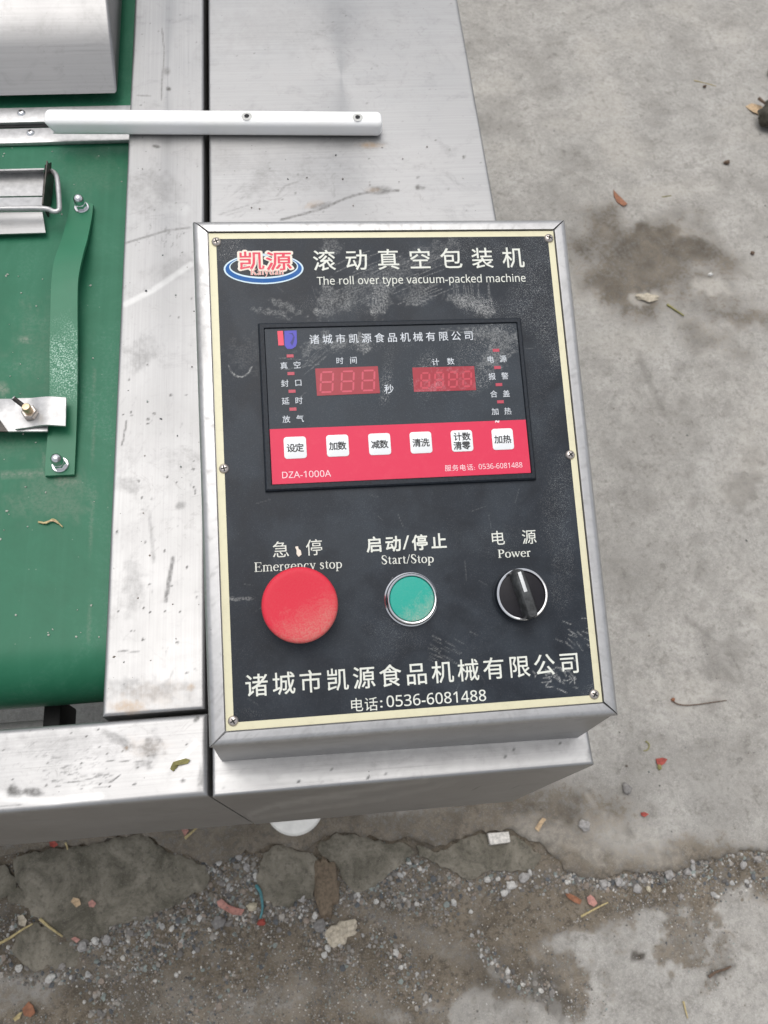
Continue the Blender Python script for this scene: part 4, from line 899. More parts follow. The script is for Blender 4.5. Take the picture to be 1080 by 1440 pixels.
# small serif alphabet drawn as strokes: each stroke [(x, y, halfwidth), ...]
T_H, T_N = .052, .019
def sf(x0, x1, y): return [(x0, y, .014), (x1, y, .014)]
def ell(cx, cy, rx, ry, a0, a1, thick=.05, thin=.018, n=18):
    out = []
    for i in range(n + 1):
        a = math.radians(a0 + (a1 - a0) * i / n); wv = thin + (thick - thin) * abs(math.cos(a)) ** 1.5; out.append((cx + rx * math.cos(a), cy + ry * math.sin(a), wv))
    return out
SER = {
 'E': (.62, [[(.14, 0, T_H), (.14, .66, T_H)], sf(.02, .54, .014), [(.54, .01, .016), (.575, .18, .01)], sf(.02, .52, .646), [(.52, .65, .016), (.535, .50, .01)], sf(.14, .42, .34), [(.42, .25, .012), (.42, .43, .012)]]),
 'm': (.80, [[(.12, 0, .045), (.12, .44, .045)], sf(.02, .22, .012), sf(.03, .12, .43), ell(.24, .33, .13, .11, 150, 20, .045), [(.38, 0, .045), (.38, .34, .045)], sf(.28, .48, .012), ell(.52, .33, .13, .11, 150, 20, .045), [(.66, 0, .045), (.66, .34, .045)], sf(.56, .77, .012)]),
 'e': (.46, [ell(.23, .225, .175, .215, 8, 320, .05), sf(.08, .40, .26)]),
 'r': (.36, [[(.12, 0, .045), (.12, .44, .045)], sf(.02, .23, .012), sf(.03, .12, .43), [(.14, .34, .02), (.21, .42, .03), (.28, .43, .04), (.32, .40, .03)]]),
 'g': (.50, [ell(.22, .30, .13, .14, 0, 360, .045), [(.33, .41, .018), (.46, .42, .02)], [(.15, .17, .02), (.11, .10, .03), (.20, .05, .035), (.36, .03, .035), (.42, -.05, .03)], ell(.24, -.11, .19, .09, 30, -210, .03)]),
 'n': (.52, [[(.12, 0, .045), (.12, .44, .045)], sf(.02, .22, .012), sf(.03, .12, .43), ell(.25, .33, .13, .11, 150, 10, .045), [(.39, 0, .045), (.39, .34, .045)], sf(.29, .49, .012)]),
 'c': (.44, [ell(.23, .225, .17, .215, 45, 318, .05), [(.33, .36, .04), (.36, .34, .04)]]),
 'y': (.50, [[(.10, .43, .045), (.27, .04, .045)], [(.42, .43, .02), (.24, -.06, .02), (.17, -.19, .025), (.08, -.20, .035)], sf(.01, .20, .435), sf(.32, .49, .435)]),
 's': (.40, [[(.31, .33, .02), (.29, .42, .018), (.20, .445, .022), (.10, .41, .04), (.09, .33, .045), (.18, .25, .05), (.28, .19, .048), (.31, .11, .042), (.26, .03, .03), (.17, 0, .02), (.08, .03, .02), (.06, .13, .016)]]),
 't': (.32, [[(.14, .57, .014), (.15, .44, .045), (.15, .08, .045), (.20, .02, .03), (.29, .05, .016)], sf(.03, .28, .43)]),
 'o': (.50, [ell(.25, .22, .18, .215, 0, 360, .052)]),
 'p': (.52, [[(.12, -.20, .045), (.12, .44, .045)], sf(.02, .23, -.19), sf(.03, .12, .43), ell(.28, .22, .17, .20, 150, -150, .05)]),
 'S': (.52, [[(.43, .48, .016), (.41, .60, .016), (.28, .665, .022), (.14, .62, .045), (.10, .50, .05), (.17, .40, .058), (.34, .29, .058), (.43, .18, .052), (.38, .05, .04), (.25, 0, .02), (.11, .05, .018), (.07, .20, .014)]]),
 'a': (.46, [[(.10, .35, .04), (.13, .42, .03), (.22, .445, .02), (.30, .40, .04), (.31, .30, .045), (.31, .07, .045), (.36, .02, .025), (.44, .05, .014)], [(.31, .27, .018), (.15, .20, .03), (.08, .10, .045), (.13, .02, .035), (.22, .03, .02), (.31, .10, .018)]]),
 '/': (.32, [[(.03, -.03, .02), (.28, .68, .02)]]),
 'P': (.56, [[(.15, 0, T_H), (.15, .66, T_H)], sf(.03, .28, .014), sf(.03, .15, .646), ell(.27, .49, .20, .155, 110, -110, .055), sf(.15, .25, .646), sf(.15, .25, .335)]),
 'w': (.74, [[(.08, .43, .042), (.23, .02, .042)], [(.23, .02, .018), (.37, .40, .018)], [(.35, .43, .042), (.50, .02, .042)], [(.50, .02, .018), (.66, .43, .018)], sf(.01, .18, .435), sf(.29, .43, .435), sf(.57, .73, .435)]),
 'K': (.68, [[(.15, 0, T_H), (.15, .66, T_H)], sf(.03, .28, .014), sf(.03, .28, .646), [(.58, .64, .02), (.20, .33, .02)], [(.28, .38, .05), (.58, .02, .05)], sf(.42, .67, .014), sf(.44, .66, .646)]),
 'i': (.27, [[(.13, 0, .045), (.13, .44, .045)], sf(.03, .24, .012), sf(.04, .13, .43), [(.13, .60, .05), (.13, .66, .05)]]),
 'u': (.52, [[(.12, .44, .045), (.12, .13, .045), (.17, .04, .038), (.25, .01, .025), (.38, .09, .018)], [(.38, .44, .045), (.38, .01, .045)], sf(.02, .12, .43), sf(.29, .38, .43), sf(.38, .48, .012)]),
 ' ': (.26, [])}
def serif(s, p0, p1, cap, material, parent, h, bold=1., name='lettering'):
    a, b = np.array(pan(*p0, h)), np.array(pan(*p1, h)); x, y, L = frame_uv(a, b)
    W = sum(SER[c][0] for c in s); sx = L / W; sy = cap / .66; VV, FF = [], []; cx = 0; kk = 0
    for c in s:
        adv, sts = SER[c]
        for st in sts:
            n_ = len(st); k0 = len(VV); kk += 1
            for i, (u, v, hw) in enumerate(st):
                u0, v0, _ = st[max(0, i - 1)]; u1, v1, _ = st[min(n_ - 1, i + 1)]; d = np.array((u1 - u0, v1 - v0)); d = d / (np.hypot(*d) + 1e-9); nn_ = np.array((-d[1], d[0])) * (hw * bold + .004)
                for sg in (1, -1):
                    q = a + x * (cx + u + sg * nn_[0]) * sx + y * (v + sg * nn_[1]) * sy; VV.append((q[0], q[1], (kk % 7) * 4e-6))
            for i in range(n_ - 1): FF.append((k0 + 2 * i, k0 + 2 * i + 1, k0 + 2 * i + 3, k0 + 2 * i + 2))
        cx += adv
    return put_mesh(VV, FF, name, material, parent, h)

PX = .000425      # metres of panel per photograph pixel near the middle
H1 = .00030
cjk('滚动真空包装机', (456, 366), (721.5, 362), 33 * .00043, 'print_cream', plate, H1, .012)
latin('The roll over type vacuum-packed machine', (446, 400.5), (739.5, 396), 11.2 * .00043, 'print_cream', plate, H1, .004)
cjk('急', (394.9, 772.6), (0, 0), 23.5 * .00042, 'print_cream', plate, H1, .0); cjk('停', (441.8, 769.7), (0, 0), 23.5 * .00042, 'print_cream', plate, H1, .0)
serif('Emergency stop', (357.5, 804.2), (481.5, 798.8), 12.3 * .00042, 'print_cream', plate, H1, .9)
cjk('启', (526.5, 765.5), (0, 0), 22.5 * .00042, 'print_cream', plate, H1, .03); cjk('动', (553, 764.5), (0, 0), 22.5 * .00042, 'print_cream', plate, H1, .03)
cjk('停', (590.4, 762.7), (0, 0), 22.5 * .00042, 'print_cream', plate, H1, .03); cjk('止', (617, 760.8), (0, 0), 22.5 * .00042, 'print_cream', plate, H1, .03)
latin('/', (566.5, 772.5), (576.5, 772), 19 * .00042, 'print_cream', plate, H1, .0)
serif('Start/Stop', (536, 793.6), (610.5, 791), 11.8 * .00042, 'print_cream', plate, H1, .95)
cjk('电', (699.7, 756.5), (0, 0), 21.5 * .00042, 'print_cream', plate, H1, .004); cjk('源', (744, 754.8), (0, 0), 21.5 * .00042, 'print_cream', plate, H1, .004)
serif('Power', (700.2, 784.6), (747, 782.5), 11.3 * .00042, 'print_cream', plate, H1, 1.)
cjk('诸城市凯源食品机械有限公司', (360.8, 963.5), (800.7, 932), 32 * .000405, 'print_cream', plate, H1, .012)
cjk('电话', (501.3, 991.2), (522, 990), 19.5 * .000405, 'print_cream', plate, H1, .0)
latin(':', (534.8, 995), (538.2, 994.8), 14.5 * .000405, 'print_cream', plate, H1, .005)
latin('0536-6081488', (544, 994.4), (684, 985.3), 14.6 * .000405, 'print_cream', plate, H1, .008)
# paint scab above the stop button
sc = [(415, 769), (419, 768), (420, 772), (423, 774), (424, 780), (420, 783), (417, 779), (417, 774)]
put_mesh([(*pan(x, y, .0005), 0) for x, y in sc], [tuple(range(len(sc)))[::-1]], 'paint_scab', 'logo_cream', plate, .0005)
# company emblem: blue oval ring with pale rims, red characters on cream
def ring(c0, rx0, ry0, c1, rx1, ry1, material, h, name='emblem_ring'):
    n_ = 72; VV = []; u0 = np.array(pan(*c0, h)); u1 = np.array(pan(*c1, h)); k = .00043; rot_ = math.radians(.8)
    for i in range(n_):
        a = 2 * math.pi * i / n_; VV.append((u0[0] + rx0 * k * math.cos(a), u0[1] + ry0 * k * math.sin(a) , 0)); VV.append((u1[0] + rx1 * k * math.cos(a), u1[1] + ry1 * k * math.sin(a), 0))
    return put_mesh(VV, [(2 * i, 2 * ((i + 1) % n_), 2 * ((i + 1) % n_) + 1, 2 * i + 1) for i in range(n_)], name, material, plate, h)
ring((371, 378), 54.5, 22.4, (371, 374.8), 45.5, 15.2, 'logo_rim', .00022); ring((371, 378), 52.2, 20.4, (371, 375.2), 47.2, 17.2, 'logo_blue', .00028)
cjk('凯', (353.5, 366.5), (0, 0), 31 * .00043, 'logo_cream', plate, .00034, .085, 'emblem_backing', 1.28); cjk('源', (392, 367), (0, 0), 31 * .00043, 'logo_cream', plate, .00034, .085, 'emblem_backing', 1.28)
cjk('凯', (353.5, 366.5), (0, 0), 29 * .00043, 'logo_red', plate, .00042, .022, 'emblem_character', 1.28); cjk('源', (392, 367), (0, 0), 29 * .00043, 'logo_red', plate, .00042, .022, 'emblem_character', 1.28)
serif('Kaiyuan', (352, 386.8), (399.5, 386.0), 9.0 * .00043, 'logo_cream', plate, .00046, 1.9, 'emblem_backing')
serif('Kaiyuan', (352, 386.8), (399.5, 386.0), 9.0 * .00043, 'logo_red', plate, .00052, .5)

# screws -----------------------------------------------------
def screw_mesh():
    bm = lathe_bm([(.0, .0016), (.0012, .00155), (.0022, .0012), (.0028, .0005), (.0029, 0)], 32); me1 = from_bm(bm); return me1
smesh = screw_mesh()
def cross_mesh():
    bm = bmesh.new(); w_, l_ = .00042, .00165
    pts = [(w_, w_), (l_, w_ * .8), (l_, -w_ * .8), (w_, -w_), (w_ * .8, -l_), (-w_ * .8, -l_), (-w_, -w_), (-l_, -w_ * .8), (-l_, w_ * .8), (-w_, w_), (-w_ * .8, l_), (w_ * .8, l_)]
    prism_bm(pts[::-1], .0008, .00168, 0, bm=bm); return from_bm(bm, False)
cmesh = cross_mesh()
for i, (x, y, a) in enumerate(((304, 339, 20), (772.5, 334, 70), (315, 658.5, 10), (802.5, 639, 35), (327.7, 1014, 30), (836.5, 976.5, 55))):
    u, v = pan(x, y, .0012); T = PM @ Matrix.Translation((u, v, 0)) @ Matrix.Rotation(math.radians(a), 4, 'Z')
    link('screw_head', smesh, 'screw', plate, T); link('screw_recess', cmesh, 'rubber', plate, T)

# ------------------------------------------------------------ display module
oc = [pan(364.6, 455.2, .003), pan(733, 446.6, .003), pan(753.3, 673.5, .003), pan(373, 689.3, .003)]
ic = [pan(372.8, 463.2, .0024), pan(727.3, 453.6, .0024), pan(745.6, 665.8, .0024), pan(382, 680.8, .0024)]
def rectfit(c):   # centre, size and turn of a rectangle from its four corners TL TR BR BL
    c = [np.array(p) for p in c]; cen = sum(c) / 4; xv = (c[1] - c[0] + c[2] - c[3]) / 2; yv = (c[0] - c[3] + c[1] - c[2]) / 2
    return cen, np.hypot(*xv), np.hypot(*yv), math.atan2(xv[1], xv[0])
co, ow, oh, oa = rectfit(oc); ci, iw, ih, ia = rectfit(ic); print('display', co, ow, oh, math.degrees(oa), ci, iw, ih, math.degrees(ia))
def loc_pts(c, w_, h_, a, r=0, n_=4):
    out = []; 
    for sx, sy, a0 in ((1, -1, -90), (1, 1, 0), (-1, 1, 90), (-1, -1, 180)):
        for i in range(n_ + 1 if r else 1):
            t = math.radians(a0 + 90 * i / n_); x, y = sx * (w_ / 2 - r) + r * math.cos(t) * (1 if r else 0), sy * (h_ / 2 - r) + r * math.sin(t) * (1 if r else 0)
            out.append((c[0] + x * math.cos(a) - y * math.sin(a), c[1] + x * math.sin(a) + y * math.cos(a)))
    return out
bm = bmesh.new(); O = loc_pts(co, ow, oh, oa); I = loc_pts(ci, iw, ih, ia); rings = []
for pts, zz in ((loc_pts(co, ow + .0010, oh + .0010, oa), .00015), (loc_pts(co, ow + .0004, oh + .0004, oa), .0024), (loc_pts(co, ow - .0012, oh - .0012, oa), .0031), (loc_pts(ci, iw + .0010, ih + .0010, ia), .0031), (loc_pts(ci, iw + .0001, ih + .0001, ia), .0020), (loc_pts(ci, iw, ih, ia), .0012)):
    rings.append([bm.verts.new((x, y, zz)) for x, y in pts])
for A, B in zip(rings[:-1], rings[1:]):
    for i in range(4): bm.faces.new((A[i], A[(i + 1) % 4], B[(i + 1) % 4], B[i]))
disp = link('display_module', from_bm(bm, True, 30), 'bezel_black', mac, PM)
# face film: black, with dust
fxn, fyn = 240, 150; gx, gy = np.meshgrid(np.linspace(-iw / 2, iw / 2, fxn), np.linspace(-ih / 2, ih / 2, fyn))
V = np.stack([ci[0] + gx * math.cos(ia) - gy * math.sin(ia), ci[1] + gx * math.sin(ia) + gy * math.cos(ia), np.full_like(gx, .0022)], -1).reshape(-1, 3); idx = np.arange(len(V)).reshape(fyn, fxn)
me = mesh_np(V, np.stack([idx[:-1, :-1], idx[:-1, 1:], idx[1:, 1:], idx[1:, :-1]], -1).reshape(-1, 4))
def film_paint(V):
    X, Y = proj(to_world(V)); k = lambda *a, **q: blob(X, Y, *a, **q); n2 = fbm(X, Y, .12, 4, 4); R = X * 0; r = random.Random(9)
    for cx, cy, rx, ry, a, s in [(445, 482, 24, 8, -30, .35), (475, 484, 12, 7, 0, .5), (510, 483, 12, 8, 60, .5), (690, 470, 40, 8, 5, .35), (700, 495, 14, 26, 50, .4)]: R = np.maximum(R, k(cx, cy, rx, ry, a, rough=1.1, scale=.18, seed=int(cx), soft=.35) * s * (.4 + n2))
    for _ in range(9): x, y = r.uniform(425, 445), r.uniform(505, 530); R = np.maximum(R, stroke(X, Y, [(x, y), (x + 22, y - 18)], .6, 3, .4, .4) * .3)
    for x0, y0, x1, y1 in ((392, 503, 440, 508), (400, 520, 448, 512), (420, 560, 430, 552), (620, 462, 720, 480)): R = np.maximum(R, stroke(X, Y, [(x0, y0), (x1, y1)], .6, 3, .4, .4) * .4)
    G = np.maximum.reduce([k(545, 520, 9, 40, 8, rough=.5, scale=.05, seed=1, soft=.5) * 1., k(598, 528, 18, 34, 10, rough=.5, scale=.05, seed=2, soft=.5), k(660, 500, 30, 20, 10, rough=.6, scale=.05, seed=4) * .6, k(682, 520, 14, 32, 25, rough=.6, scale=.05, seed=3, soft=.5) * 1., k(700, 470, 36, 20, 10, rough=.5, scale=.05, seed=3) * .9, k(500, 485, 70, 10, 0, rough=.7, scale=.08, seed=6) * .6, X * 0 + .10])
    B = .7 + sstep(.4, .7, fbm(X, Y, .015, 2, 4)) * .3
    return np.stack([R, G, B], -1)
set_paint(me, film_paint(V)); link('display_film', me, 'plate_black', disp, PM)
def quad_px(c, h, material, name, parent=disp, rnd=0):
    cc, w_, h_, a = rectfit([pan(x, y, h) for x, y in c]); pts = loc_pts(cc, w_, h_, a, rnd)
    return put_mesh([(x, y, 0) for x, y in pts], [tuple(range(len(pts)))], name, material, parent, h), cc, w_, h_, a
# red band follows the film's lower part
bandh = .00235
b1 = np.array(pan(380.3, 603.3, bandh)); hb = ih / 2 + ((b1[0] - ci[0]) * -math.sin(ia) + (b1[1] - ci[1]) * math.cos(ia))
cc = np.array(ci) + (-ih / 2 + hb / 2) * np.array((-math.sin(ia), math.cos(ia)))
pts = loc_pts(cc, iw - .0002, hb - .0002, ia); put_mesh([(x, y, 0) for x, y in pts], [(0, 1, 2, 3)], 'red_band', 'red_band', disp, bandh)
HF = .00240
cjk('诸城市凯源食品机械有限公司', (442, 477.2), (659, 471.8), 14.6 * .000425, 'print_white', disp, HF, .008)
for t, a, b in (('时间', (477.8, 507.2), (497, 506.5)), ('计数', (612.5, 509), (633.7, 508)), ('真空', (399.3, 514.2), (417.8, 513.2)), ('封口', (400.5, 539), (419.5, 538)), ('延时', (401.6, 563.9), (420.3, 563.2)), ('放气', (402.7, 589.5), (422, 588.7)),
                ('电源', (689.7, 505.2), (707.5, 504.5)), ('报警', (692, 529.3), (710, 528.6)), ('合盖', (694.4, 554), (712, 553.4)), ('加热', (696.4, 578.6), (714, 578))):
    cjk(t, a, b, 10.8 * .000425, 'print_white', disp, HF, .006)
cjk('秒', (547, 547), (0, 0), 14 * .000425, 'print_white', disp, HF, .004)
for i, (x, y) in enumerate(((408, 500.5), (409.2, 525.3), (410.7, 550.2), (412, 575.3), (697.6, 492.6), (699.5, 516.8), (701.6, 540.8), (703.8, 565))):
    u, v = pan(x, y, HF); pts = loc_pts((u, v), 9.4 * .000425, 4.4 * .000425, ia); lampo = put_mesh([(a - u, b - v, 0) for a, b in pts], [(0, 1, 2, 3)], 'indicator_lamp', 'lamp_red', disp, 0)
    lampo.matrix_basis = WM[disp.name].inverted() @ (PM @ Matrix.Translation((u, v, HF)))
wl = quad_px([(443.3, 518.2), (531.8, 514.9), (533.8, 552.8), (445.7, 556.7)], HF, 'window_red', 'display_window')
M['window_dusty'] = printed('dusty_display_window', (.30, .009, .024), .4, .8, (.62, .3, .34))
wr = quad_px([(580, 516.8), (667.3, 514.9), (669, 548.5), (582, 551.2)], HF, 'window_dusty', 'display_window')
def digit(cx, cy, w_, h_, hh, name='segment_digit', material='segment'):
    c = np.array(pan(cx, cy, hh)); W, Hh = w_ * .000425, h_ * .000425; t = .0011; sl = .10; VV, FF = [], []
    def seg(x0, y0, x1, y1):
        d = np.array((x1 - x0, y1 - y0)); L = np.hypot(*d); d /= L; nn_ = np.array((-d[1], d[0])); k = len(VV); g2 = t * .35
        for s_, o_ in ((g2, 0), (g2 + t * .45, .5), (L - g2 - t * .45, .5), (L - g2, 0), (L - g2 - t * .45, -.5), (g2 + t * .45, -.5)):
            p = np.array((x0, y0)) + d * s_ + nn_ * t * o_; p[0] += p[1] * sl; q = c + np.array((p[0] * math.cos(ia) - p[1] * math.sin(ia), p[0] * math.sin(ia) + p[1] * math.cos(ia))); VV.append((q[0], q[1], 0))
        FF.append(tuple(range(k, k + 6)))
    a, b = W / 2 - t / 2, Hh / 2 - t / 2
    for s_ in ((-a, b, a, b), (-a, 0, a, 0), (-a, -b, a, -b), (-a, 0, -a, b), (a, 0, a, b), (-a, -b, -a, 0), (a, -b, a, 0)): seg(*s_)
    return put_mesh(VV, FF, name, material, disp, hh)
for x, y in ((459.6, 537.3), (488.8, 536.2), (518, 535)): digit(x, y, 19, 31, HF + .00006)
M['segment_faint'] = printed('faint_segments', (.48, .035, .06), .35, .2)
for x, y in ((598, 535), (617.5, 534.4), (637, 533.6), (657, 532.8)): digit(x, y, 14, 24, HF + .00006, material='segment_faint')
keyc = [(415.1, 629.6), (474.8, 626.8), (533.9, 624.6), (591.9, 622.4), (649.6, 620), (706.9, 617.6)]
ks = 30.6 * .000418; kb = prism_bm(loc_pts((0, 0), ks, ks, ia, .0017), 0, .00030, .0001); kmesh = from_bm(kb)
for (x, y), t in zip(keyc, (('设定',), ('加数',), ('减数',), ('清洗',), ('计数', '清零'), ('加热',))):
    u, v = pan(x, y, bandh); link('keypad_key', kmesh, 'key_white', disp, PM @ Matrix.Translation((u, v, bandh + .00002)))
    for i, s in enumerate(t):
        yy = y if len(t) == 1 else y - 6.3 + 12.6 * i; cjk(s, (x - 5.9, yy + .3), (x + 6, yy - .2), 12.4 * .00042, 'print_black', disp, bandh + .0004, .03)
latin('DZA-1000A', (397, 672.6), (465.6, 670), 8.7 * .00042, 'print_pink', disp, bandh + .00006)
cjk('服务电话', (630, 658.2), (661, 657), 9.6 * .00042, 'print_pink', disp, bandh + .00006, 0.)
latin(':', (667, 660.5), (668.3, 660.4), 5 * .00042, 'print_pink', disp, bandh + .00006)
latin('0536-6081488', (673.5, 659.9), (734.8, 657.2), 7.2 * .00042, 'print_pink', disp, bandh + .00006)
latin('~', (697.5, 599), (703.5, 598), 16 * .00042, 'print_pink', disp, bandh + .00006, .02, 'scratch')
# small badge, red bar and blue shield
quad_px([(390.3, 465.5), (398.2, 465.2), (398.9, 485.5), (391.2, 486)], HF, 'badge_red', 'badge_bar')
sh = [(399.8, 465.2), (417, 464.6), (417.6, 482), (416, 487), (411, 490.5), (404, 490.7), (400.3, 486)]
put_mesh([(*pan(x, y, HF), 0) for x, y in sh], [tuple(range(len(sh)))[::-1]], 'badge_shield', 'badge_blue', disp, HF)
sw = [(405, 469), (410, 469.5), (412.5, 473), (410.5, 478), (408, 482), (411, 486), (413, 481), (414.5, 474), (411.5, 468)]
put_mesh([(*pan(x, y, HF + .0001), 0) for x, y in sw], [tuple(range(len(sw)))[::-1]], 'badge_swirl', 'badge_dark', disp, HF + .00005)

# ------------------------------------------------------------ buttons
def stand(cx, cy, h): u, v = pan(cx, cy, h); return PM @ Matrix.Translation((u, v, 0))
T = stand(421.8, 850.3, .021)
es = link('emergency_stop_button', from_bm(lathe_bm([(0, .0001), (.0150, .0001), (.0150, .0030), (.0140, .0040), (.0105, .0040), (.0095, .0105)], 48)), 'black_plastic', mac, T)
link('mushroom_cap', from_bm(lathe_bm([(.0095, .0100), (.0165, .0108), (.0192, .0125), (.0201, .0150), (.0204, .0185), (.0202, .0198), (.0196, .0207), (.0186, .0211), (.0170, .0212), (.0140, .0211), (.0090, .0209), (.0040, .0208), (0, .0208)], 96)), 'stop_red', es, T)
T = stand(579.6, 842, .0052)
sbn = link('start_button', from_bm(lathe_bm([(.0152, .0001), (.0152, .0008), (.0146, .0012), (.0145, .0040), (.0142, .0049), (.0136, .0053), (.0130, .0051), (.0128, .0040), (.0127, .0020)], 72)), 'bright', mac, T)
link('green_cap', from_bm(lathe_bm([(.0127, .0020), (.0126, .0042), (.0122, .0047), (.0110, .0049), (0, .0048)], 72)), 'start_green', sbn, T)
T = stand(734.6, 835.6, .0075)
ps = link('power_switch', from_bm(lathe_bm([(.0155, .0001), (.0155, .0012), (.0148, .0016), (.0147, .0064), (.0145, .0072)], 72)), 'bezel_black', mac, T)
link('switch_ring', from_bm(lathe_bm([(.0146, .0068), (.0147, .0076), (.0142, .0080), (.0135, .0079), (.0132, .0072), (.0132, .0060)], 72)), 'bright', ps, T)
link('switch_dial', from_bm(lathe_bm([(.0131, .0060), (.0130, .0068), (.0120, .0071), (0, .0071)], 48)), plain('switch_face_black', (.010, .009, .012), .5, 0, 200, .2, .05), ps, T)
hh = .0155; ha = pan(729.5, 803, hh); hb_ = pan(750.5, 866.5, hh); a, b = np.array(ha), np.array(hb_); mid = (a + b) / 2; ln = np.hypot(*(b - a)); an = math.atan2(b[1] - a[1], b[0] - a[0])
u, v = pan(734.6, 835.6, .0075)
bm = bmesh.new(); n_ = 10; secs = []
for zz, wd, le in ((.0070, .0074, .0296), (.0120, .0068, .0288), (.0150, .0060, .0280), (.0157, .0046, .0268)):
    pts = []
    for s_ in (1, -1):
        for i in range(n_ + 1):
            t = math.radians(-90 + 180 * i / n_); r_ = wd / 2; xx = s_ * (le / 2 - r_ * .8) + s_ * r_ * .8 * math.cos(t); yy = s_ * r_ * math.sin(t); pts.append((xx, yy))
    secs.append([bm.verts.new((x_, y_, zz)) for x_, y_ in pts])
for A, B in zip(secs[:-1], secs[1:]):
    for i in range(len(A)): bm.faces.new((A[i], A[(i + 1) % len(A)], B[(i + 1) % len(A)], B[i]))
bm.faces.new(secs[-1]); bm.faces.new(secs[0][::-1])
TH = PM @ Matrix.Translation((u + (mid[0] - u) * .3, v + (mid[1] - v) * .3, 0)) @ Matrix.Rotation(an, 4, 'Z')
link('switch_handle', from_bm(bm, True, 40), plain('dusty_black_plastic', (.045, .047, .048), .5, 0, 220, .8, .2), ps, TH)
link('pointer_mark', from_bm(box_bm(-.0125, -.0008, -.00105, .00105, .0150, .01590, .0003)), 'pointer_white', ps, TH)

# ============================================================ LOOSE THINGS
# white bar lying across beam and cabinet
bz = TZ + .0006; sec = .0165
pa, pb = at(85, 192, bz), at(537, 194.5, bz); ub = (pb - pa) / np.linalg.norm(pb - pa); xl = at(62, 149.5, bz + sec); L0 = float((xl - pb) @ ub)
BM = Matrix.Translation(pb.tolist()) @ Matrix.Rotation(math.atan2(ub[1], ub[0]), 4, 'Z')
bm = box_bm(L0, 0, 0, .0163, 0, sec, .0050, 6)
for v_ in bm.verts:          # slanted end
    if v_.co.x < L0 + .005: v_.co.x += max(0, sec - .004 - v_.co.z) * (.5 if v_.co.y < .008 else .15)
bar = link('nylon_bar', from_bm(bm, True, 30), 'nylon', None, BM)
tag(bar, 'white nylon bar with two screw holes lying across the steel beam', 'nylon bar')
for x, y in ((347, 163.5), (503, 165)):
    p = at(x, y, bz + sec); T = Matrix.Translation((p[0], p[1], bz + sec + .0001))
    h1 = link('countersink', from_bm(lathe_bm([(.0046, 0.0), (.0042, .0002), (.0026, .0001)], 32)), M.get('cs') or plain('grey_countersink', (.50, .50, .47), .5, 0, 200, .2, 0), bar, T)
    link('screw_hole', from_bm(lathe_bm([(.0022, .00035), (0, .0003)], 24)), 'rubber', bar, T)

def gz(px, z):
    if z > .0095: return z
    p = at(px[0], px[1], 0); return max(z, float(zsoil(np.array([p[0]]), np.array([p[1]]))[0]) + .0022)
def leafmat(name, col, rough=.7): return plain(name, col, rough, 0, 260, .35, .3)
M['leaf_red'] = leafmat('red_scrap', (.30, .055, .04)); M['leaf_brown'] = leafmat('brown_leaf', (.24, .10, .05)); M['leaf_pink'] = leafmat('pink_scrap', (.40, .20, .165)); M['straw'] = leafmat('dry_straw', (.42, .34, .17))
M['twig'] = leafmat('dark_twig', (.11, .07, .045)); M['olive'] = leafmat('olive_leaf', (.22, .20, .07)); M['teal'] = leafmat('teal_plastic', (.06, .19, .21), .4); M['white_scrap'] = leafmat('white_scrap', (.60, .57, .52), .6)
M['rag'] = leafmat('dirty_rag', (.15, .115, .08), .95); M['pale_lump'] = leafmat('pale_lump', (.42, .37, .29), .9); M['darkleaf'] = leafmat('dark_wrinkled_leaf', (.055, .05, .038), .6); M['tan'] = leafmat('tan_leaf', (.46, .33, .20)); M['greygreen'] = leafmat('grey_stone', (.20, .19, .18), .8)
def flake(px, z, material, name, label, cat, th=.0006, curl=.0015, group=None, amp=1.):
    z = gz(px[0], z); P = [at(x, y, z) for x, y in px]; c = sum(P) / len(P); bm = bmesh.new(); r = random.Random(int(px[0][0] * 7))
    top = [bm.verts.new((p - c) + np.array((0, 0, curl * (.5 + .5 * math.sin(i * 1.9 + px[0][0])) * amp))) for i, p in enumerate(P)]
    mids = [bm.verts.new(((p - c) * .5) + np.array((0, 0, curl * .35 * r.uniform(-.5, 1.)))) for p in P]; ce = bm.verts.new((0, 0, 0)); n_ = len(P)
    for i in range(n_): j = (i + 1) % n_; bm.faces.new((top[i], top[j], mids[j], mids[i])); bm.faces.new((mids[i], mids[j], ce))
    ge = bmesh.ops.extrude_face_region(bm, geom=bm.faces[:]); 
    for v_ in ge['geom']:
        if isinstance(v_, bmesh.types.BMVert): v_.co.z += th
    zb = min(v_.co.z for v_ in bm.verts)
    o = link(name, from_bm(bm, True, 50), material, None, Matrix.Translation((float(c[0]), float(c[1]), z - zb))); return tag(o, label, cat, group)
def stick(px, z, rad, material, name, label, cat, lift=0., group=None):
    P = [at(x, y, (gz((x, y), z) - .001 if z < .0095 else z) + rad) for x, y in px]; P = [p + np.array((0, 0, lift * math.sin(math.pi * i / max(1, len(P) - 1)))) for i, p in enumerate(P)]; c = P[0].copy()
    P = smooth_path(P, 5); n_ = len(P); o = link(name, from_bm(tube_bm([p - c for p in P], [rad * (1 - .45 * i / n_) for i in range(n_)], 8)), material, None, Matrix.Translation(c.tolist())); return tag(o, label, cat, group)
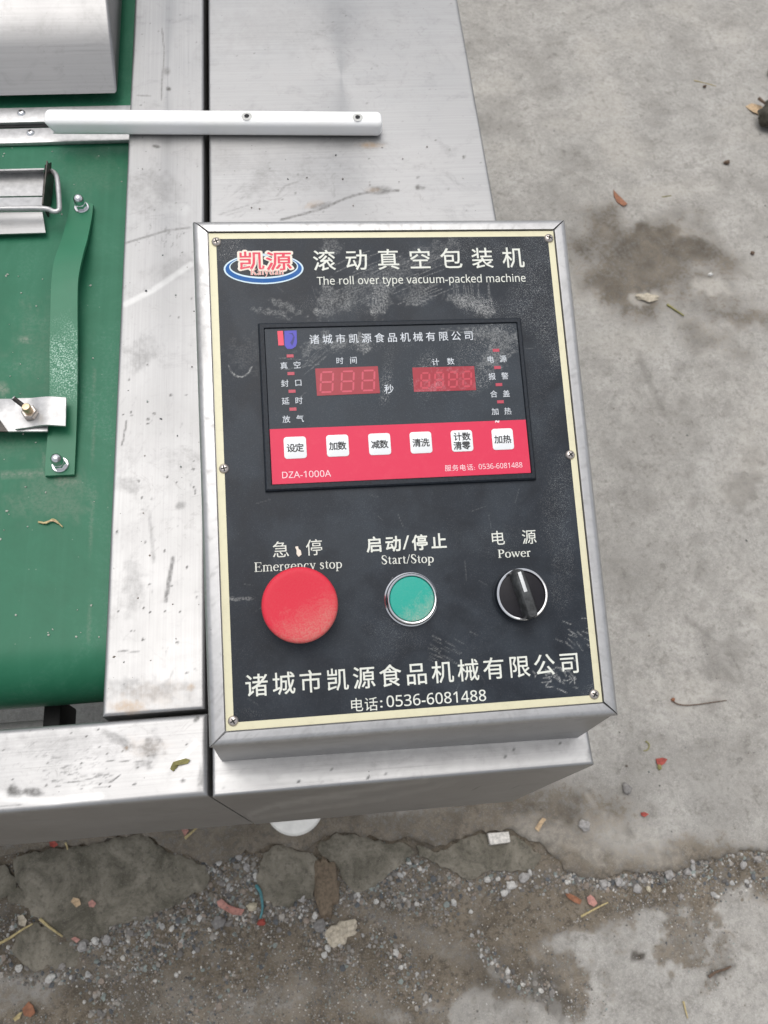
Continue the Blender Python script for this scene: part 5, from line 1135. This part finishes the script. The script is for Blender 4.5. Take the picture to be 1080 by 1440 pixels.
def lump(px, z, rx, ry, rz_, material, name, label, cat, seed=0, rot=0, rough=.25, group=None, sub=2, tint=None):
    bm = bmesh.new(); bmesh.ops.create_icosphere(bm, subdivisions=sub, radius=1); r = random.Random(seed)
    ph = [r.uniform(0, 6) for _ in range(6)]
    for v_ in bm.verts:
        n_ = v_.co.copy(); k = 1 + rough * (.5 * math.sin(3.1 * n_.x + ph[0]) * math.sin(2.7 * n_.y + ph[1]) + .4 * math.sin(6 * n_.y + ph[2]) * math.sin(5 * n_.z + ph[3]) + .3 * math.sin(9 * n_.x + ph[4])) + r.uniform(-.06, .06) * (2.2 if tint is not None else 1)
        v_.co = Vector((n_.x * rx, n_.y * ry, n_.z * rz_)) * k
    zb = min(v_.co.z for v_ in bm.verts); me = from_bm(bm, rough < .5 and tint is None, 60); p = at(*px, z + rz_ * .5)
    if tint is not None: set_paint(me, np.tile(tint, (len(me.vertices), 1)), 'tint')
    o = link(name, me, material, None, Matrix.Translation((float(p[0]), float(p[1]), z - zb - rz_ * (.15 if tint is None else .45))) @ Matrix.Rotation(math.radians(rot), 4, 'Z')); return tag(o, label, cat, group)
GS = -.001
# on the yard
lump((1090, 168), SZ, .043, .036, .022, 'darkleaf', 'curled_leaf', 'dark wrinkled leaf clump with short stalk at the right edge of the yard', 'leaf', 4, -20, .22, sub=4)
flake([(1048, 150), (1056, 147), (1070, 151), (1076, 156), (1066, 162), (1058, 160)], SZ, 'tan', 'tan_leaf', 'tan leaf scrap beside the dark wrinkled leaf clump', 'leaf', curl=.004)
stick([(1067, 138), (1073, 143), (1082, 150)], SZ + .012, .0035, 'twig', 'leaf_stalk', 'short dark stalk resting on the dark wrinkled leaf clump', 'stalk')
lump((1088, 104), SZ, .014, .02, .01, 'darkleaf', 'dark_stone', 'dark stone cut by the right edge, above the leaf clump', 'stone', 9, 10, .3)
lump((1022, 229), SZ, .0068, .0048, .0045, 'twig', 'dark_stone', 'small dark stone alone on the pale yard below the leaf clump', 'stone', 3, 20, .4)
lump((1058, 356), SZ, .0040, .0038, .003, 'twig', 'dark_stone', 'small round dark stone right of the damp stain', 'stone', 13, 20, .3)
flake([(862, 268), (868, 274), (876, 281), (882, 288), (877, 291), (868, 285), (863, 276)], SZ, 'leaf_brown', 'brown_leaf', 'narrow brown leaf lying above the damp stain', 'leaf', curl=.002)
stick([(976, 113), (992, 117), (1007, 121)], SZ, .0009, 'straw', 'straw', 'thin pale straw near the top of the yard left of the leaf clump', 'straw')
lump((991, 122), SZ, .0045, .0028, .003, 'twig', 'dark_stone', 'tiny dark stone touching the straw at the top of the yard', 'stone', 23, 0, .3)
stick([(931, 277), (944, 275)], SZ, .0011, 'olive', 'grass_blade', 'short green grass blade above the damp stain', 'grass blade')
lump((910, 419), SZ - .001, .020, .0085, .0035, 'pale_lump', 'cement_crumb', 'pale flat cement crumb in the middle of the damp stain', 'crumb', 21, -5, .45, sub=4)
stick([(938, 428), (950, 436), (962, 444)], SZ, .0022, 'olive', 'twig', 'olive twig below the cement crumb in the damp stain', 'twig')
lump((999, 386), SZ, .0048, .0035, .003, 'pebbles', 'white_pebble', 'white pebble at the right of the damp stain', 'pebble', 33, 0, .2, tint=(.7, .69, .66))
stick([(945, 983), (950, 989), (962, 992), (980, 991), (1000, 988), (1022, 985)], SZ, .0012, 'twig', 'twig', 'thin brown twig lying right of the control box', 'twig', .002)
lump((946, 984), SZ, .0035, .0030, .003, 'leaf_brown', 'seed_bud', 'brown bud at the left end of the thin twig', 'bud', 2, 0, .3)
flake([(922, 1067), (931, 1066), (937, 1068), (934, 1074), (927, 1078), (922, 1074)], SZ, 'leaf_red', 'red_scrap', 'red scrap on the yard right of the cabinet corner', 'scrap', .001, .004)
lump((927, 1079), SZ, .0035, .0045, .003, 'olive', 'olive_crumb', 'dark olive crumb touching the red scrap', 'crumb', 5, 0, .4)
flake([(900, 1143), (906, 1142), (912, 1145), (906, 1149), (901, 1147)], SZ, 'leaf_red', 'red_scrap', 'tiny red scrap lower on the yard above the soil', 'scrap', .001, .002)
stick([(908, 1042), (913, 1047), (911, 1054), (905, 1056)], SZ, .0012, 'olive', 'dry_tendril', 'small curled olive tendril above the red scrap', 'tendril')
lump((881, 1109), SZ, .0065, .0085, .004, 'greygreen', 'flat_stone', 'flat grey stone below the red scrap on the yard', 'stone', 8, 20, .3)
# soil zone
def chunkbox():
    P = at(702, 1179, SZ + .006); bm = box_bm(-.0155, .0150, -.0070, .0070, 0, .010, .0015)
    r = random.Random(4)
    for v_ in bm.verts: v_.co += Vector((r.uniform(-1, 1), r.uniform(-1, 1), r.uniform(-1, 1))) * .0007 + Vector((0, .002 if v_.co.x < -.010 and v_.co.y > 0 else 0, 0))
    o = link('white_chunk', from_bm(bm, True, 50), 'white_scrap', None, Matrix.Translation((float(P[0]), float(P[1]), SZ - .001)) @ Matrix.Rotation(math.radians(2), 4, 'Z')); tag(o, 'white plastic chunk lying in the dirt in front of the cabinet', 'plastic chunk')
chunkbox()
flake([(752, 1165), (756, 1158), (762, 1150), (768, 1152), (762, 1160), (757, 1170)], SZ, 'tan', 'tan_chip', 'tan wood chip to the upper right of the white plastic chunk', 'wood chip', .001, .003)
flake([(794, 1257), (800, 1256), (810, 1261), (817, 1266), (815, 1272), (806, 1268), (798, 1263)], 0, 'leaf_brown', 'brown_leaf', 'rust brown leaf at the edge of the pale concrete', 'leaf', .001, .004)
flake([(824, 1262), (829, 1258), (835, 1262), (839, 1270), (834, 1275), (827, 1271)], 0, 'leaf_pink', 'pink_scrap', 'pink scrap right of the rust brown leaf', 'scrap', .001, .004)
stick([(817, 1289), (835, 1279), (855, 1269)], .001, .0016, 'straw', 'straw', 'pale straw below the pink scrap', 'straw')
stick([(961, 1408), (964, 1420), (967, 1432)], .004, .0014, 'straw', 'straw', 'short straw on the pale concrete at the bottom right', 'straw')
stick([(997, 1374), (1007, 1367), (1020, 1363), (1028, 1359)], .004, .0020, 'twig', 'twig', 'dark twig piece on the pale concrete at the right', 'twig')
flake([(305, 1268), (312, 1264), (322, 1272), (332, 1276), (344, 1279), (340, 1287), (328, 1286), (318, 1281), (308, 1275)], .001, 'leaf_pink', 'pink_scrap', 'pink torn scrap among the gravel left of the teal tube', 'scrap', .0012, .006)
stick([(360, 1245), (366, 1254), (369, 1268), (369, 1280), (366, 1291)], .006, .0024, 'teal', 'teal_tube', 'short teal plastic tube standing in the gravel', 'plastic tube', .004)
lump((368, 1297), .002, .0062, .0048, .004, 'leaf_red', 'red_bead', 'bright red plastic bit at the lower end of the teal tube', 'plastic bit', 7, 0, .3)
lump((458, 1247), -.004, .017, .038, .009, 'rag', 'dirty_rag', 'crumpled brown rag on the soil between the gravel banks', 'rag', 12, 4, .28, sub=4)
lump((478, 1312), .000, .021, .014, .006, 'pale_lump', 'mortar_lump', 'cream lump of mortar below the brown rag', 'mortar', 15, 10, .5, sub=3)
lump((450, 1302), .000, .009, .008, .006, 'greygreen', 'grey_stone', 'grey stone touching the left side of the mortar lump', 'stone', 16, 10, .3)
lump((308, 1297), .000, .0095, .0082, .006, 'greygreen', 'grey_stone', 'larger grey stone under the pink torn scrap', 'stone', 17, 10, .35)
flake([(33, 1418), (41, 1408), (47, 1414), (51, 1424), (44, 1430), (34, 1428)], .006, 'leaf_brown', 'brown_leaf', 'dull red leaf at the bottom left corner', 'leaf', .001, .004)
flake([(19, 1432), (28, 1424), (32, 1422), (28, 1432), (22, 1436)], .006, 'straw', 'pale_leaf', 'pale narrow leaf left of the dull red leaf', 'leaf', .0008, .002)
stick([(-8, 1330), (12, 1320), (30, 1308), (46, 1299)], .006, .0020, 'straw', 'straw', 'long straw between the broken slabs at the left edge', 'straw')
stick([(56, 1292), (66, 1301), (78, 1310), (88, 1317)], .009, .0020, 'straw', 'straw', 'straw lying on the lower edge of the biggest broken slab', 'straw')
flake([(26, 1288), (33, 1286), (38, 1294), (36, 1303), (28, 1300)], .004, 'pale_lump', 'pale_leaf', 'pale dry leaf between the two straws', 'leaf', .0008, .003)
flake([(70, 1184), (78, 1183), (82, 1188), (76, 1192), (71, 1190)], .012, 'leaf_red', 'red_scrap', 'red scrap below the left front beam', 'scrap', .001, .002)
stick([(92, 1185), (94, 1190), (95, 1195)], .012, .0014, 'straw', 'yellow_stem', 'short yellow stem beside the red scrap under the front beam', 'stem')
stick([(260, 1179), (268, 1172), (278, 1163)], SZ, .0022, 'straw', 'straw', 'pale stick under the front beam left of the white foot', 'stick')
flake([(255, 1166), (262, 1164), (266, 1168), (260, 1176)], SZ, 'leaf_pink', 'pink_scrap', 'pink scrap touching the pale stick under the front beam', 'scrap', .001, .002)
flake([(100, 1283 - 15), (104, 1262), (112, 1264), (114, 1272), (108, 1276)], .012, 'tan', 'tan_leaf', 'small orange leaf bit on the biggest broken slab', 'leaf', .0008, .002)
flake([(124, 1269), (130, 1265), (136, 1270), (132, 1276), (126, 1275)], .012, 'leaf_pink', 'pink_scrap', 'small pink fleck right of the orange leaf bit', 'scrap', .0008, .002)
flake([(100, 1320), (106, 1317), (113, 1321), (108, 1326)], .010, 'leaf_pink', 'pink_scrap', 'pink fleck at the lower tip of the biggest broken slab', 'scrap', .0008, .002)
# white and pale pebbles that stand out of the gravel
peb = [(54, 1246, 4.5, 1), (27, 1362, 5, 1), (70, 1376, 6.5, 1), (134, 1323, 6.5, 1), (248, 1371, 3.5, 1), (87, 1359, 5, 0), (116, 1331, 9, 2), (150, 1322, 7, 2), (360, 1232, 5, 1), (347, 1220, 6, 2), (336, 1205, 5, 2), (443, 1288, 5, 1), (425, 1262, 7, 2), (428, 1249, 5, 2), (355, 1275, 7, 3),
       (456, 1343, 5, 1), (461, 1333, 5, 1), (557, 1340, 4.5, 1), (500, 1260, 4, 2), (502, 1257, 4, 1), (529, 1268, 4, 1), (564, 1360, 4, 1), (575, 1213, 4, 1), (685, 1237, 5.5, 1), (700, 1236, 4, 1), (719, 1245, 7, 1), (709, 1256, 5.5, 1), (737, 1234, 7, 2), (638, 1268, 4, 1), (662, 1282, 3.5, 1), (586, 1271, 4, 1),
       (822, 1161, 8.5, 2), (849, 1243, 7, 2), (870, 1240, 6.5, 2), (896, 1250, 6.5, 2), (912, 1250, 4.5, 3), (934, 1253, 3.5, 1), (940, 1230, 8.5, 2), (966, 1226, 7, 2), (974, 1212, 4, 2), (1045, 1216, 6, 2), (957, 1261, 5.5, 0), (907, 1237, 4.5, 0), (1009, 1261, 3.5, 1), (797, 1241, 4, 1), (1066, 1208, 7, 0), (714, 1366, 4.5, 1)]
cols = {0: (.30, .28, .26), 1: (.58, .565, .53), 2: (.37, .355, .34), 3: (.55, .49, .36)}
PL = ['white pebble lying on the left half of the biggest broken slab', 'white pebble between the bottom left slab and the left edge', 'bigger white pebble at the lower left, above the dull red leaf', 'white pebble touching the lower tip of the biggest broken slab',
 'small white pebble alone on the soil, left of the lower middle', 'dark grey pebble beside the bottom left slab', 'biggest pale grey pebble left of the white one under the biggest slab', 'pale grey pebble right of the white one under the biggest slab',
 'white pebble at the top end of the teal tube', 'purplish grey pebble up in the gravel pocket above the teal tube', 'purplish grey pebble at the very top of the gravel pocket', 'white pebble touching the upper left of the mortar lump', 'pale pebble left of the brown rag near its middle',
 'pale pebble left of the brown rag, higher than its neighbour', 'cream pebble between pink torn scrap and teal tube', 'white pebble just under the mortar lump, the lower of two', 'white pebble just under the mortar lump, the upper of two', 'white pebble alone on the soil right of the mortar lump',
 'pale grey pebble right of the brown rag', 'white pebble right of the brown rag, touching a grey one', 'white pebble in the gravel, halfway between rag and cabinet corner chunk', 'small white pebble below the lone white one, right of the mortar lump', 'white pebble high in the gravel right of the rag', 'white pebble under the broken slab, left of two below the plastic chunk',
 'white pebble under the broken slab, right of two below the plastic chunk', 'biggest white pebble below the white plastic chunk', 'white pebble to the lower left of the biggest one below the chunk', 'pale grey pebble to the upper right of the biggest white one below the chunk', 'white pebble below the slab, left of the group under the plastic chunk', 'small white pebble lowest of the group under the plastic chunk',
 'white pebble in the gravel halfway from rag to plastic chunk', 'round grey pebble lying on the slab right of the white plastic chunk', 'pale grey pebble, leftmost at the slab edge above the pink scrap', 'pale grey pebble, second from the left at the slab edge', 'purplish grey pebble right of the pink scrap', 'cream pebble in the middle of the gravel band at the right',
 'small white pebble under the gravel band at the right', 'biggest pale grey pebble in the gravel band at the right', 'pale grey pebble right of the biggest one in the right gravel band', 'small grey pebble tight under the slab edge at the right', 'greenish grey pebble near the right end of the slab edge', 'dark grey pebble in the soil under the right gravel band',
 'small dark grey pebble between the pale ones of the right gravel band', 'tiny white pebble in the brown soil near the right edge', 'white pebble left of the rust brown leaf, by the slab edge', 'dark grey pebble at the right edge under the slab', 'small white pebble in the dirt streak left of the pale concrete']
for i, (x, y, r_, c) in enumerate(peb):
    s = r_ * .00094; p = at(x, y, 0); zz = float(zsoil(np.array([p[0]]), np.array([p[1]]))[0]) if not (x > 800 and y < 1220) else SZ
    lump((x, y), zz, s * random.uniform(.85, 1.2), s * random.uniform(.75, 1.), s * .75, 'pebbles', 'pebble', PL[i], 'pebble', 50 + i, random.uniform(0, 180), .3, 'pebbles standing out of the gravel', 2, cols[c])
# bits on the machine
fl = [(240, 1082), (244, 1072), (252, 1069), (262, 1067), (268, 1069), (264, 1074), (254, 1076), (247, 1077), (244, 1085)]
flake(fl, TZ + .0003, 'olive', 'curled_leaf', 'olive brown curled leaf on the front steel beam', 'leaf', .0004, .002)
stick([(54, 734), (66, 736), (76, 731), (88, 741)], BZ + .0003, .0008, 'straw', 'dry_sprig', 'dry forked sprig lying on the green belt', 'sprig', .001)
stick([(60, 736), (74, 733), (84, 737)], BZ + .0005, .0007, 'tan', 'dry_sprig', 'second thinner dry sprig crossing the forked sprig on the belt', 'sprig', .001)
n = 95; pts = []
for _ in range(n):
    if random.random() < .55: x, y, z = random.uniform(0, 140), random.uniform(200, 900), BZ
    else: x, y, z = random.choice([(random.uniform(160, 285), random.uniform(210, 995), TZ), (random.uniform(300, 660), random.uniform(200, 300), TZ)])
    pts.append(at(x, y, z + .0003))
pos = np.array(pts); sz = RNG.uniform(.0004, .0010, n); cc = stone_colors(n); cc[pos[:, 2] < TZ - .005] = (.42, .44, .38)
g = link('dust_crumbs', scatter_mesh(pos, sz, cc), 'pebbles'); tag(g, 'tiny crumbs of dirt scattered over the green belt and steel beam', 'crumbs', kind='stuff')
print('tris', sum(len(o.data.polygons) * 2 for o in bpy.data.objects if o.type == 'MESH'))
